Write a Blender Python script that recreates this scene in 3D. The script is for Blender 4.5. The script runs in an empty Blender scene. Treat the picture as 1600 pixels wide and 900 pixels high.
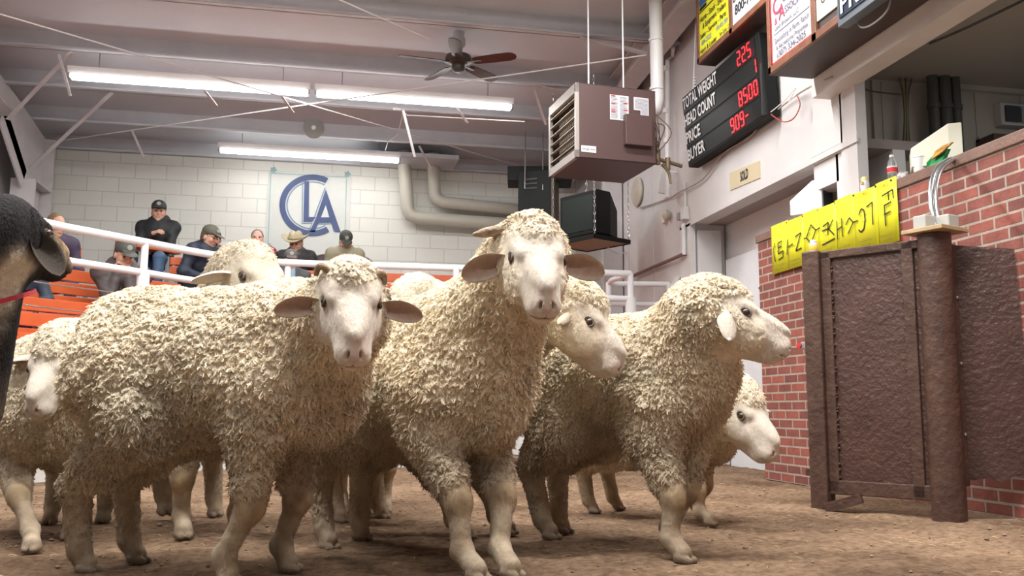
import bpy, math, random
import numpy as np
from mathutils import Vector, Matrix
R = math.radians
PI = math.pi
scene = bpy.context.scene
col = scene.collection

# ------------------------------------------------------------------ camera, light, exposure
CAM = np.array([0.0, 0.0, 0.53])
YAW, PITCH, ROLL, FPX = R(11.44), R(7.62), R(-0.27), 1430.0
_F = np.array([math.sin(YAW)*math.cos(PITCH), math.cos(YAW)*math.cos(PITCH), math.sin(PITCH)])
_R0 = np.array([math.cos(YAW), -math.sin(YAW), 0.0]); _U0 = np.cross(_R0, _F)
_R = math.cos(ROLL)*_R0 - math.sin(ROLL)*_U0
_U = math.sin(ROLL)*_R0 + math.cos(ROLL)*_U0
cam_data = bpy.data.cameras.new('camera'); cam = bpy.data.objects.new('camera', cam_data); col.objects.link(cam)
cam.matrix_world = Matrix(((_R[0], _U[0], -_F[0], CAM[0]), (_R[1], _U[1], -_F[1], CAM[1]), (_R[2], _U[2], -_F[2], CAM[2]), (0, 0, 0, 1)))
cam_data.sensor_width = 36.0; cam_data.lens = 36.0*FPX/1600.0; cam_data.clip_start = 0.05; cam_data.clip_end = 200
scene.camera = cam
scene.view_settings.view_transform = 'Standard'; scene.view_settings.look = 'None'
scene.view_settings.exposure = 0.0; scene.view_settings.gamma = 1.0
scene.view_settings.use_curve_mapping = False
scene.cycles.use_denoising = True
scene.cycles.max_bounces = 7; scene.cycles.diffuse_bounces = 4; scene.cycles.use_adaptive_sampling = True; scene.cycles.adaptive_threshold = .02

world = bpy.data.worlds.new('world'); scene.world = world; world.use_nodes = True
wb = world.node_tree.nodes['Background']; wb.inputs[0].default_value = (0.93, 0.95, 1.0, 1); wb.inputs[1].default_value = 0.17

def area(name, loc, sx, sy, power, color=(1, .985, .955), rot=(0, 0, 0)):
    l = bpy.data.lights.new(name, 'AREA'); l.shape = 'RECTANGLE'; l.size = sx; l.size_y = sy; l.energy = power; l.color = color
    o = bpy.data.objects.new(name, l); o.location = loc; o.rotation_euler = rot; col.objects.link(o); return o
# the light of the fluorescent tubes hanging over the ring (fixtures are built further down), plus an added front fill pair
for nm, x, y, z, p in (('tube_light', -1.05, 10.18, 4.0, 30), ('tube_light', 1.4, 10.18, 4.0, 30), ('tube_light', -.28, 12.35, 3.88, 6),
                       ('tube_light', -1.2, 6.2, 4.4, 140), ('tube_light', 1.5, 6.2, 4.4, 140),
                       ('tube_light', -1.2, 2.6, 4.6, 245), ('tube_light', 1.7, 2.6, 4.6, 245),
                       ('tube_light', -1.2, -.6, 4.6, 60), ('tube_light', 1.7, -.6, 4.6, 60)):  # this front pair is added fill from the camera side
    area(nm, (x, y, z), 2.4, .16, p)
area('booth_fill_light', (4.9, 4.0, 3.08), 1.2, .5, 22)  # unseen area light added to brighten the booth interior, no fixture

# ------------------------------------------------------------------ helpers
def tag(o, label=None, cat=None, group=None, kind=None):
    if label: o['label'] = label
    if cat: o['category'] = cat
    if group: o['group'] = group
    if kind: o['kind'] = kind
    return o
def empty(name, loc=(0, 0, 0), label=None, cat=None, group=None, rz=0):
    o = bpy.data.objects.new(name, None); o.empty_display_size = .1; o.location = loc; o.rotation_euler = (0, 0, rz)
    col.objects.link(o); return tag(o, label, cat, group)
def ray(px, py):
    return (px-800)/FPX*_R - (py-450)/FPX*_U + _F
def at(px, py, X=None, Y=None, Z=None):
    d = ray(px, py)
    t = X/d[0] if X is not None else (Y/d[1] if Y is not None else (Z-.53)/d[2])
    return CAM + t*d

class MB:
    def __init__(s): s.v = []; s.f = []; s.fm = []; s.m = 0
    def add(s, vs, fs):
        n = len(s.v); s.v += [tuple(v) for v in vs]; s.f += [tuple(i+n for i in f) for f in fs]; s.fm += [s.m]*len(fs); return s
    def box(s, c, d, rot=None):
        hx, hy, hz = d[0]/2, d[1]/2, d[2]/2
        vs = [Vector((x, y, z)) for x in (-hx, hx) for y in (-hy, hy) for z in (-hz, hz)]
        if rot is not None:
            M = rot if isinstance(rot, Matrix) else Matrix.Rotation(rot, 3, 'Z')
            vs = [M @ v for v in vs]
        vs = [v+Vector(c) for v in vs]
        return s.add(vs, [(0, 1, 3, 2), (4, 6, 7, 5), (0, 4, 5, 1), (2, 3, 7, 6), (0, 2, 6, 4), (1, 5, 7, 3)])
    def box2(s, a, b):
        return s.box([(a[i]+b[i])/2 for i in range(3)], [abs(b[i]-a[i]) for i in range(3)])
    def bar(s, p, q, w, t, up=(0, 0, 1)):
        p, q = Vector(p), Vector(q); d = (q-p); L = d.length; d.normalize()
        u = Vector(up); sd = d.cross(u)
        if sd.length < 1e-4: sd = d.cross(Vector((1, 0, 0)))
        sd.normalize(); u = sd.cross(d)
        M = Matrix((d, sd, u)).transposed()
        return s.box((p+q)/2, (L, w, t), M)
    def cyl(s, p, q, r0, r1=None, n=16, cap=True):
        return s.tube([p, q], [r0, r0 if r1 is None else r1], n, cap)
    def tube(s, pts, r, n=12, cap=True):
        pts = [Vector(p) for p in pts]; m = len(pts)
        rs = r if isinstance(r, (list, tuple)) else [r]*m
        vs = []; fs = []; prev = None
        for i, p in enumerate(pts):
            t = (pts[min(i+1, m-1)]-pts[max(i-1, 0)]).normalized()
            if prev is None:
                a = t.cross(Vector((0, 0, 1)))
                if a.length < .05: a = t.cross(Vector((1, 0, 0)))
            else: a = prev - t*prev.dot(t)
            a.normalize(); b = t.cross(a); prev = a
            for k in range(n):
                th = 2*PI*k/n; vs.append(p+(a*math.cos(th)+b*math.sin(th))*rs[i])
        for i in range(m-1):
            for k in range(n):
                k2 = (k+1) % n; fs.append((i*n+k, i*n+k2, (i+1)*n+k2, (i+1)*n+k))
        if cap: fs.append(tuple(range(n))[::-1]); fs.append(tuple((m-1)*n+k for k in range(n)))
        return s.add(vs, fs)
    def lathe(s, c, prof, n=24, ax=(0, 0, 1), cap=True):
        return s.tube([Vector(c)+Vector(ax)*z for r, z in prof], [r for r, z in prof], n, cap)
    def prism(s, poly, off):
        n = len(poly); off = Vector(off)
        a = [Vector(p) for p in poly]; b = [p+off for p in a]
        return s.add(a+b, [tuple(range(n))[::-1], tuple(range(n, 2*n))]+[(i, (i+1) % n, n+(i+1) % n, n+i) for i in range(n)])
    def build(s, name, m, parent=None, smooth=False, bevel=0, seg=2, loc=None, recalc=True):
        me = bpy.data.meshes.new(name)
        vs = s.v
        o = bpy.data.objects.new(name, me)
        if parent is not None:
            o.parent = parent
            base = world_loc(parent); vs = [(v[0]-base[0], v[1]-base[1], v[2]-base[2]) for v in vs]
        elif loc is not None:
            vs = [(v[0]-loc[0], v[1]-loc[1], v[2]-loc[2]) for v in vs]; o.location = loc
        me.from_pydata([tuple(v) for v in vs], [], s.f)
        for mm in (m if isinstance(m, (list, tuple)) else [m]): me.materials.append(mm)
        if isinstance(m, (list, tuple)): me.polygons.foreach_set('material_index', s.fm)
        if recalc:
            import bmesh
            b = bmesh.new(); b.from_mesh(me); bmesh.ops.recalc_face_normals(b, faces=b.faces); b.to_mesh(me); b.free()
        if smooth:
            me.polygons.foreach_set('use_smooth', [True]*len(me.polygons))
            try: me.set_sharp_from_angle(angle=R(40))
            except Exception: pass
        col.objects.link(o)
        if bevel:
            md = o.modifiers.new('bevel', 'BEVEL'); md.width = bevel; md.segments = seg; md.limit_method = 'ANGLE'
        return o
def world_loc(o):
    v = Vector((0, 0, 0))
    while o is not None: v = v+o.location; o = o.parent
    return v
def struct(name, mb, m, **k):
    return tag(mb.build(name, m, **k), kind='structure')

def text_mesh(mb, s, origin, xdir, zdir, h, w=None, depth=.003, bold=0, align='LEFT'):
    """raised lettering of height h laid along xdir, rising along zdir"""
    cu = bpy.data.curves.new('t', 'FONT'); cu.body = s; cu.size = 1; cu.extrude = .0; cu.offset = bold; cu.resolution_u = 3
    ob = bpy.data.objects.new('t', cu); col.objects.link(ob)
    dg = bpy.context.evaluated_depsgraph_get(); dg.update()
    me = bpy.data.meshes.new_from_object(ob.evaluated_get(dg))
    vs = [v.co.copy() for v in me.vertices]; fs = [tuple(p.vertices) for p in me.polygons]
    bpy.data.objects.remove(ob); bpy.data.curves.remove(cu); bpy.data.meshes.remove(me)
    if not vs: return
    x0 = min(v.x for v in vs); x1 = max(v.x for v in vs)
    k = h/.69; kx = k if w is None else w/(x1-x0)
    xd = Vector(xdir).normalized(); zd = Vector(zdir).normalized(); n = xd.cross(zd)
    o = Vector(origin); sh = x0 if align == 'LEFT' else ((x0+x1)/2 if align == 'CENTER' else x1)
    mb.add([o+xd*((v.x-sh)*kx)+zd*(v.y*k)+n*depth for v in vs], fs)

# ------------------------------------------------------------------ materials
_mats = {}
def nodes(m): return m.node_tree.nodes, m.node_tree.links
def mat(name, c, rough=.6, metal=0., var=0., vscale=8., bump=0., bscale=60., emit=None, estr=0., spec=.4, c2=None, alpha=None, trans=0.):
    if name in _mats: return _mats[name]
    m = bpy.data.materials.new(name); m.use_nodes = True; N, L = nodes(m)
    b = N['Principled BSDF']; b.inputs['Base Color'].default_value = (*c, 1); b.inputs['Roughness'].default_value = rough
    b.inputs['Metallic'].default_value = metal; b.inputs['Specular IOR Level'].default_value = spec
    if trans: b.inputs['Transmission Weight'].default_value = trans; b.inputs['IOR'].default_value = 1.2
    if emit: b.inputs['Emission Color'].default_value = (*emit, 1); b.inputs['Emission Strength'].default_value = estr
    tc = N.new('ShaderNodeTexCoord')
    if var or c2:
        n = N.new('ShaderNodeTexNoise'); n.inputs['Scale'].default_value = vscale; n.inputs['Detail'].default_value = 6
        L.new(tc.outputs['Object'], n.inputs['Vector'])
        r = N.new('ShaderNodeValToRGB'); L.new(n.outputs['Fac'], r.inputs['Fac'])
        r.color_ramp.elements[0].position = .3; r.color_ramp.elements[1].position = .72
        if c2: ca, cb = c, c2
        else: ca = tuple(x*(1-var) for x in c); cb = tuple(min(1, x*(1+var)) for x in c)
        r.color_ramp.elements[0].color = (*ca, 1); r.color_ramp.elements[1].color = (*cb, 1)
        L.new(r.outputs['Color'], b.inputs['Base Color'])
    if bump:
        n2 = N.new('ShaderNodeTexNoise'); n2.inputs['Scale'].default_value = bscale; n2.inputs['Detail'].default_value = 5
        L.new(tc.outputs['Object'], n2.inputs['Vector'])
        bp = N.new('ShaderNodeBump'); bp.inputs['Strength'].default_value = bump; bp.inputs['Distance'].default_value = .01
        L.new(n2.outputs['Fac'], bp.inputs['Height']); L.new(bp.outputs['Normal'], b.inputs['Normal'])
    _mats[name] = m; return m

def brick_mat(name, c1, c2, mortar, bw, bh, msize, axes, rough=.7, bump=.5, offs=.5, grime=.12, dist=.012):
    m = bpy.data.materials.new(name); m.use_nodes = True; N, L = nodes(m); b = N['Principled BSDF']
    b.inputs['Roughness'].default_value = rough
    g = N.new('ShaderNodeNewGeometry'); sp = N.new('ShaderNodeSeparateXYZ'); cb = N.new('ShaderNodeCombineXYZ')
    L.new(g.outputs['Position'], sp.inputs[0]); L.new(sp.outputs[axes[0]], cb.inputs[0]); L.new(sp.outputs[axes[1]], cb.inputs[1])
    t = N.new('ShaderNodeTexBrick'); t.offset = offs; t.inputs['Scale'].default_value = 1
    t.inputs['Brick Width'].default_value = bw; t.inputs['Row Height'].default_value = bh; t.inputs['Mortar Size'].default_value = msize
    t.inputs['Mortar Smooth'].default_value = .25
    t.inputs['Color1'].default_value = (*c1, 1); t.inputs['Color2'].default_value = (*c2, 1); t.inputs['Mortar'].default_value = (*mortar, 1)
    L.new(cb.outputs[0], t.inputs['Vector'])
    n = N.new('ShaderNodeTexNoise'); n.inputs['Scale'].default_value = 9; n.inputs['Detail'].default_value = 8; n.inputs['Roughness'].default_value = .65
    L.new(g.outputs['Position'], n.inputs['Vector'])
    mr = N.new('ShaderNodeMapRange'); mr.inputs['To Min'].default_value = 1-grime; mr.inputs['To Max'].default_value = 1+grime
    L.new(n.outputs['Fac'], mr.inputs['Value'])
    mx = N.new('ShaderNodeMix'); mx.data_type = 'RGBA'; mx.blend_type = 'MULTIPLY'; mx.inputs['Factor'].default_value = 1
    L.new(t.outputs['Color'], mx.inputs[6]); L.new(mr.outputs[0], mx.inputs[7]); L.new(mx.outputs[2], b.inputs['Base Color'])
    ad = N.new('ShaderNodeMath'); ad.operation = 'MULTIPLY_ADD'; ad.inputs[1].default_value = -1
    L.new(t.outputs['Fac'], ad.inputs[0]); L.new(n.outputs['Fac'], ad.inputs[2])
    bp = N.new('ShaderNodeBump'); bp.inputs['Strength'].default_value = bump; bp.inputs['Distance'].default_value = dist
    L.new(ad.outputs[0], bp.inputs['Height']); L.new(bp.outputs['Normal'], b.inputs['Normal'])
    return m

M_block = brick_mat('painted_block', (.75, .75, .70), (.78, .78, .73), (.60, .60, .55), .406, .203, .007, ('X', 'Z'), .5, .35, grime=.04, dist=.006)
M_brick = brick_mat('red_brick', (.30, .085, .06), (.17, .055, .045), (.36, .29, .24), .203, .0677, .008, ('Y', 'Z'), .75, .7, grime=.5)
M_brickx = brick_mat('red_brick_end', (.30, .085, .06), (.17, .055, .045), (.36, .29, .24), .203, .0677, .008, ('X', 'Z'), .75, .7, grime=.5)
M_white = mat('white_paint', (.68, .66, .66), .45, var=.04, vscale=3, bump=.15, bscale=25)
M_wallp = mat('wall_panel', (.62, .595, .595), .45, var=.05, vscale=2.5, bump=.1, bscale=20)
M_roof = mat('roof_sheet', (.62, .635, .68), .55, var=.05, vscale=1.5, bump=.5, bscale=3)
M_steel = mat('painted_purlin', (.60, .605, .65), .45, var=.06, vscale=4, bump=.1)
M_pipe = mat('white_pipe_paint', (.78, .78, .80), .3, var=.03, vscale=10)
M_brown = mat('brown_gate_paint', (.058, .028, .021), .42, c2=(.085, .042, .033), vscale=7, bump=.9, bscale=38, spec=.5)
M_brownpost = mat('brown_post_paint', (.058, .030, .023), .45, c2=(.10, .055, .040), vscale=9, bump=.8, bscale=30)
M_heater = mat('brown_enamel', (.075, .042, .040), .45, spec=.4)
M_orange = mat('orange_bench_paint', (.62, .125, .04), .38, var=.1, vscale=5)
M_dark = mat('dark_grey', (.03, .03, .033), .5)
M_black = mat('black_plastic', (.010, .012, .012), .6, spec=.2)
M_grey = mat('grey_metal', (.35, .35, .35), .4, .3)
M_chrome = mat('galvanised_steel', (.62, .63, .65), .22, .9)
M_tube = mat('lit_tube', (1, 1, 1), .5, emit=(1, .99, .95), estr=12)
M_cream = mat('cream_duct_paint', (.55, .53, .46), .4)
M_wood = mat('dark_wood', (.15, .06, .035), .4, c2=(.24, .10, .06), vscale=12)
M_beigep = mat('beige_plastic', (.74, .72, .60), .45)
M_blk = mat('black_ink', (.015, .015, .02), .5)
M_ply = mat('plywood', (.42, .30, .17), .6, var=.15, vscale=20)
M_conc = mat('concrete', (.32, .30, .28), .8, var=.15, vscale=6, bump=.4)
# ------------------------------------------------------------------ the ring floor
def vnoise(x, y, seed=0):
    xi = np.floor(x).astype(np.int64); yi = np.floor(y).astype(np.int64); fx = x-xi; fy = y-yi
    fx = fx*fx*(3-2*fx); fy = fy*fy*(3-2*fy)
    def h(a, b):
        n = (a*374761393+b*668265263+seed*1442695041) & 0x7fffffff
        n = ((n ^ (n >> 13))*1274126177) & 0x7fffffff
        return ((n ^ (n >> 16)) & 0xffff)/65535.0
    return (h(xi, yi)*(1-fx)+h(xi+1, yi)*fx)*(1-fy)+(h(xi, yi+1)*(1-fx)+h(xi+1, yi+1)*fx)*fy
def ground_h(x, y):
    h = .020*(vnoise(x*1.7, y*1.7, 1)-.5)+.016*(vnoise(x*6, y*6, 2)-.5)+.010*(vnoise(x*17, y*17, 3)-.5)+.006*(vnoise(x*45, y*45, 4)-.5)
    return h
gx = np.arange(-3.2, 4.0, .022); gy = np.concatenate([np.arange(-1.6, 2.4, .08), np.arange(2.4, 6.0, .018), np.arange(6.0, 9.3, .04)])
X_, Y_ = np.meshgrid(gx, gy, indexing='ij')
Z_ = ground_h(X_, Y_)
V = np.stack([X_, Y_, Z_], -1).reshape(-1, 3); nx, ny = len(gx), len(gy)
ii = (np.arange(nx-1)[:, None]*ny+np.arange(ny-1)[None, :]).reshape(-1)
Fq = np.stack([ii, ii+ny, ii+ny+1, ii+1], 1)
def np_mesh(name, V, Fq, m, parent=None, smooth=True, colr=None, attr=None, loc=(0, 0, 0)):
    me = bpy.data.meshes.new(name)
    me.vertices.add(len(V)); me.vertices.foreach_set('co', np.asarray(V, np.float32).ravel())
    k = Fq.shape[1]
    me.loops.add(len(Fq)*k); me.loops.foreach_set('vertex_index', Fq.astype(np.int32).ravel())
    me.polygons.add(len(Fq)); me.polygons.foreach_set('loop_start', np.arange(0, len(Fq)*k, k, dtype=np.int32))
    try: me.polygons.foreach_set('loop_total', np.full(len(Fq), k, np.int32))
    except Exception: pass
    me.update(calc_edges=True)
    if smooth: me.polygons.foreach_set('use_smooth', np.ones(len(Fq), bool))
    if colr is not None:
        a = me.color_attributes.new('col', 'FLOAT_COLOR', 'POINT')
        a.data.foreach_set('color', np.concatenate([colr, np.ones((len(V), 1))], 1).astype(np.float32).ravel())
    if attr is not None:
        for kk, vv in attr.items():
            a = me.attributes.new(kk, 'FLOAT', 'POINT'); a.data.foreach_set('value', vv.astype(np.float32))
    me.materials.append(m)
    o = bpy.data.objects.new(name, me); o.location = loc
    if parent is not None: o.parent = parent
    col.objects.link(o); return o

def dirt_mat():
    m = bpy.data.materials.new('ring_dirt'); m.use_nodes = True; N, L = nodes(m); b = N['Principled BSDF']
    b.inputs['Roughness'].default_value = .95; b.inputs['Specular IOR Level'].default_value = .1
    tc = N.new('ShaderNodeTexCoord')
    def noise(s, d=6): n = N.new('ShaderNodeTexNoise'); n.inputs['Scale'].default_value = s; n.inputs['Detail'].default_value = d; n.inputs['Roughness'].default_value = .65; L.new(tc.outputs['Object'], n.inputs['Vector']); return n
    n1 = noise(1.3); n2 = noise(28, 8); n3 = noise(120, 4)
    r1 = N.new('ShaderNodeValToRGB'); L.new(n1.outputs['Fac'], r1.inputs['Fac'])
    r1.color_ramp.elements[0].color = (.16, .104, .070, 1); r1.color_ramp.elements[1].color = (.36, .25, .172, 1)
    r1.color_ramp.elements[0].position = .35; r1.color_ramp.elements[1].position = .65
    r2 = N.new('ShaderNodeValToRGB'); L.new(n2.outputs['Fac'], r2.inputs['Fac'])
    r2.color_ramp.elements[0].color = (.5, .46, .43, 1); r2.color_ramp.elements[1].color = (1.25, 1.22, 1.15, 1)
    r2.color_ramp.elements[0].position = .32; r2.color_ramp.elements[1].position = .68
    mx = N.new('ShaderNodeMix'); mx.data_type = 'RGBA'; mx.blend_type = 'MULTIPLY'; mx.inputs['Factor'].default_value = 1
    L.new(r1.outputs[0], mx.inputs[6]); L.new(r2.outputs[0], mx.inputs[7]); L.new(mx.outputs[2], b.inputs['Base Color'])
    ad = N.new('ShaderNodeMath'); ad.operation = 'MULTIPLY_ADD'; ad.inputs[1].default_value = .4
    L.new(n3.outputs['Fac'], ad.inputs[0]); L.new(n2.outputs['Fac'], ad.inputs[2])
    bp = N.new('ShaderNodeBump'); bp.inputs['Strength'].default_value = 1; bp.inputs['Distance'].default_value = .018
    L.new(ad.outputs[0], bp.inputs['Height']); L.new(bp.outputs['Normal'], b.inputs['Normal'])
    return m
M_dirt = dirt_mat()
o = np_mesh('floor', V, Fq, M_dirt); tag(o, kind='structure')
mb = MB(); mb.box2((-8, -3, -.12), (8, 13.2, -.04)); struct('floor_slab', mb, M_conc)

# loose straw and clods on the dirt: nobody could count them
rng = random.Random(5); mb = MB()
for i in range(520):
    x = rng.uniform(-2.4, 3.3); y = rng.uniform(2.75, 7.9 if x > -.9 else 6.2); a = rng.uniform(0, PI); l = rng.uniform(.015, .06)
    z = float(ground_h(np.array([x]), np.array([y]))[0])+.004
    dx, dy = math.cos(a)*l/2, math.sin(a)*l/2
    mb.tube([(x-dx, y-dy, z), (x, y, z+.004), (x+dx, y+dy, z+.001)], .0011, 4)
tag(mb.build('straw_litter', mat('straw', (.55, .42, .22), .7)), 'short pale straw bits scattered over the brown ring dirt', 'straw', kind='stuff')
mb = MB()
for i in range(900):
    x = rng.uniform(-2.4, 3.3); y = rng.uniform(2.7, 7.9 if x > -.9 else 6.2); r = rng.uniform(.003, .011)*(1.5 if rng.random() < .1 else 1)
    z = float(ground_h(np.array([x]), np.array([y]))[0])+r*.4
    vs = []
    for k in range(6):
        d = [(1, 0, 0), (-1, 0, 0), (0, 1, 0), (0, -1, 0), (0, 0, .7), (0, 0, -.7)][k]; q = rng.uniform(.7, 1.2)*r
        vs.append((x+d[0]*q, y+d[1]*q, z+d[2]*q))
    mb.add(vs, [(0, 2, 4), (2, 1, 4), (1, 3, 4), (3, 0, 4), (2, 0, 5), (1, 2, 5), (3, 1, 5), (0, 3, 5)])
tag(mb.build('dirt_clods', mat('clod', (.16, .105, .07), .95, c2=(.34, .25, .17), vscale=5), smooth=False), 'small crumbs and clods lying on the ring dirt', 'dirt', kind='stuff')

# ------------------------------------------------------------------ walls
mb = MB(); mb.box2((-3.95, 13, 0), (3.6, 13.2, 4.02)); struct('wall_back', mb, M_block)
mb = MB(); mb.box2((-4.1, 4, 0), (-3.95, 13.2, 4.6)); struct('wall_left', mb, M_wallp)
# right wall: panels above and beyond the auctioneer's opening
mb = MB()
mb.box2((3.6, 8.86, 0), (3.8, 13.2, 4.9)); mb.box2((3.6, 5.8, 2.43), (3.8, 8.86, 4.9)); mb.box2((3.6, 5.62, 1.9), (3.68, 5.82, 2.95)); mb.box2((3.6, -2, 3.0), (3.8, 5.8, 5.2))
for y in (9.7, 10.55, 11.6): mb.box2((3.592, y, 1.0), (3.6, y+.02, 4.2))
struct('wall_right', mb, M_wallp)
mb = MB(); mb.box2((3.62, 5.82, 1.9), (3.78, 5.93, 2.43)); mb.box2((3.62, 5.9, 2.2), (3.78, 6.24, 2.43)); mb.box2((3.6, 5.82, 2.40), (3.615, 6.24, 2.46)); struct('trim_1', mb, M_white)
mb = MB()  # jamb left of the doorway, with a torn panel
mb.box2((3.6, 8.66, 0), (3.98, 8.86, 2.43)); mb.box2((3.585, 8.60, 1.62), (3.64, 8.88, 2.43)); mb.box2((3.66, 8.60, 1.72), (3.92, 8.66, 2.36)); mb.box2((3.66, 8.60, .3), (3.92, 8.66, 1.62))
struct('trim_2', mb, M_white)
mb = MB(); mb.box2((3.8, 8.86, 2.43), (4.3, 5.8, 2.5)); struct('trim_3', mb, mat('soffit', (.33, .28, .27), .6, var=.1, vscale=3))
mb = MB(); mb.box2((4.0, 5.8, 0), (4.1, 8.86, 2.43)); struct('wall_recess', mb, M_white)
mb = MB(); mb.box2((3.94, 7.0, 0), (3.99, 8.55, 2.05)); d = struct('door_1', mb, mat('door_paint', (.72, .73, .76), .4, var=.03))
mb = MB(); mb.tube([(3.93, 7.75, 1.62), (3.90, 7.75, 1.66), (3.90, 7.62, 1.66), (3.93, 7.62, 1.62)], .012); mb.build('door_handle', M_dark, d)
mb = MB(); mb.box2((3.585, 5.6, 2.405), (3.60, 8.9, 2.45)); struct('trim_4', mb, M_wallp)

# brick wall of the auction booth
mb = MB(); mb.box2((3.45, -2, 0), (3.65, 6.86, 1.90)); struct('wall_brick', mb, M_brick)
mb = MB(); mb.box2((3.46, 6.86, 0), (3.65, 6.872, 1.90)); struct('wall_brick_end', mb, M_brickx)
mb = MB(); mb.box2((3.435, -2, 1.90), (3.67, 6.88, 1.965)); struct('trim_5', mb, mat('brown_cap', (.16, .095, .075), .55, c2=(.22, .13, .1), vscale=9, bump=.4), bevel=.006)
# booth behind the wall
M_booth = mat('booth_panel', (.50, .46, .42), .6, var=.05, vscale=2)
mb = MB(); mb.box2((3.8, 6.2, 0), (6.6, 6.3, 3.2))
for x in (4.2, 4.62, 5.03, 5.45, 5.86): mb.box2((x, 6.192, 1.4), (x+.012, 6.2, 3.1))
struct('wall_booth', mb, M_booth)
mb = MB(); mb.box2((4.86, 6.15, 3.08), (6.6, 6.2, 3.14)); mb.box2((5.02, 6.16, 2.66), (6.6, 6.2, 2.70)); struct('trim_6', mb, M_booth)
mb = MB(); mb.box2((5.02, 6.0, 2.2), (6.6, 6.2, 2.68)); struct('trim_7', mb, mat('booth_cupboard', (.10, .06, .045), .5))
mb = MB(); mb.box2((3.62, -2, 3.12), (6.6, 6.3, 3.2)); struct('ceiling_booth', mb, mat('booth_ceiling', (.40, .36, .31), .7, var=.06, vscale=2))
mb = MB(); mb.box2((3.45, -2, 2.82), (3.62, 5.93, 3.02)); mb.box2((3.44, -2, 2.98), (3.63, 5.94, 3.02)); struct('trim_8', mb, mat('header_board', (.66, .61, .58), .5, var=.08, vscale=3))
mb = MB(); mb.box2((3.66, -2, .3), (6.6, 6.2, .5)); struct('floor_booth', mb, M_conc)
mb = MB(); mb.box2((5.20, 6.12, 2.80), (5.62, 6.2, 2.98)); w = struct('window_1', mb, M_wallp)
mb = MB(); mb.box2((5.235, 6.10, 2.825), (5.36, 6.125, 2.955)); mb.build('window_pane', mat('dark_glass', (.06, .07, .08), .15), w)
mb = MB(); mb.box2((5.375, 6.10, 2.825), (5.60, 6.125, 2.955)); mb.build('window_pane', mat('frosted_glass', (.33, .33, .31), .3), w)

# ------------------------------------------------------------------ roof, purlins, frames
RS = .10
def roofz(y): return 4.0+RS*(13-y)      # bottom of the purlins
mb = MB(); t0, t1 = -2.0, 13.2
mb.prism([(-4.1, t0, roofz(t0)+.20), (-4.1, t1, roofz(t1)+.20), (3.8, t1, roofz(t1)+.20), (3.8, t0, roofz(t0)+.20)], (0, 0, .06))
struct('ceiling', mb, M_roof)
py = [13.0, 12.04, 11.03, 10.06, 8.86, 7.75, 6.7, 5.6, 4.5, 3.4, 2.3]
for y in py:
    mb = MB(); z = roofz(y)
    mb.box2((-3.95, y-.012, z), (3.6, y, z+.22)); mb.box2((-3.95, y-.07, z), (3.6, y, z+.008)); mb.box2((-3.95, y-.09, z), (3.6, y-.082+.0, z+.02))
    tag(mb.build('roof_purlin', M_steel), 'painted steel purlin crossing the ceiling, %s' % (
        'against the top of the back wall' if y > 12.9 else 'overhead between the ceiling fan and the back wall' if y > 8.8 else 'high over the front of the ring'), 'beam', 'ceiling purlins', 'structure')
# rigid frame on the left (column, haunch) and on the right
def ibeam(mb, p, q, depth, fl, up):
    mb.bar(p, q, .012, depth, up)
    pu = Vector(up)*depth/2
    mb.bar(Vector(p)+pu, Vector(q)+pu, fl, .016, up); mb.bar(Vector(p)-pu, Vector(q)-pu, fl, .016, up)
M_frame = mat('frame_steel', (.60, .57, .58), .45, var=.05)
mb = MB(); mb.box2((-3.83, 11.86, 0), (-3.55, 11.90, 3.3)); mb.box2((-3.697, 11.9, 0), (-3.683, 12.5, 3.285)); mb.box2((-3.83, 12.53, 0), (-3.55, 12.56, 4.0))
struct('wall_column_left', mb, M_frame)
mb = MB()
mb.prism([(-3.70, 11.86, 3.30), (-3.70, 12.53, 3.30), (-3.70, 12.53, 4.02), (-3.70, 11.4, 4.18), (-3.70, 11.0, 3.83)], (.02, 0, 0)); mb.prism([(-3.70, 11.0, 3.83), (-3.70, 11.4, 4.18), (-3.70, 5.5, 4.75), (-3.70, 5.5, 4.35)], (.02, 0, 0))
mb.bar((-3.69, 11.86, 3.30), (-3.69, 11.0, 3.83), .28, .02, (1, 0, 0)); mb.bar((-3.69, 11.0, 3.83), (-3.69, 5.5, 4.35), .28, .02)
mb.bar((-3.69, 11.86, 3.30), (-3.69, 12.5, 3.30), .28, .02)
struct('wall_rafter_left', mb, M_frame)
mb = MB(); mb.box2((3.33, 10.75, 0), (3.58, 10.78, 3.9)); mb.box2((3.45, 10.78, 0), (3.47, 11.2, 4.1)); struct('wall_column_right', mb, M_frame)
mb = MB(); ibeam(mb, (3.32, 12.8, 3.9), (3.32, 10.2, 4.16), .22, .22, (0, .1, 1)); ibeam(mb, (3.32, 10.2, 4.33), (3.32, -2, 5.15), .22, .24, (0, .05, 1))
struct('wall_rafter_right', mb, M_frame)
for i, (p, q, lab) in enumerate([
    ((-3.6, 10.9, 3.75), (-2.75, 10.06, 4.29), 'upper left angle brace from the rafter up to a purlin'),
    ((-3.6, 11.8, 3.42), (-2.55, 11.03, 4.19), 'lower left angle brace from the haunch up to a purlin'),
    ((3.25, 9.9, 4.15), (2.35, 10.06, 4.30), 'short angle brace right of the long lit tubes'),
    ((3.2, 8.7, 4.22), (2.5, 8.86, 4.42), 'angle brace above the brown heater')]):
    mb = MB(); mb.bar(p, q, .05, .006); mb.bar(Vector(p)+Vector((0, .02, .02)), Vector(q)+Vector((0, .02, .02)), .006, .05)
    tag(mb.build('angle_brace', M_frame), lab, 'brace', kind='structure')
def rod(p, q, lab, r=.008):
    mb = MB(); mb.cyl(p, q, r, n=8); tag(mb.build('brace_rod', M_frame), lab, 'rod', kind='structure')
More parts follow.
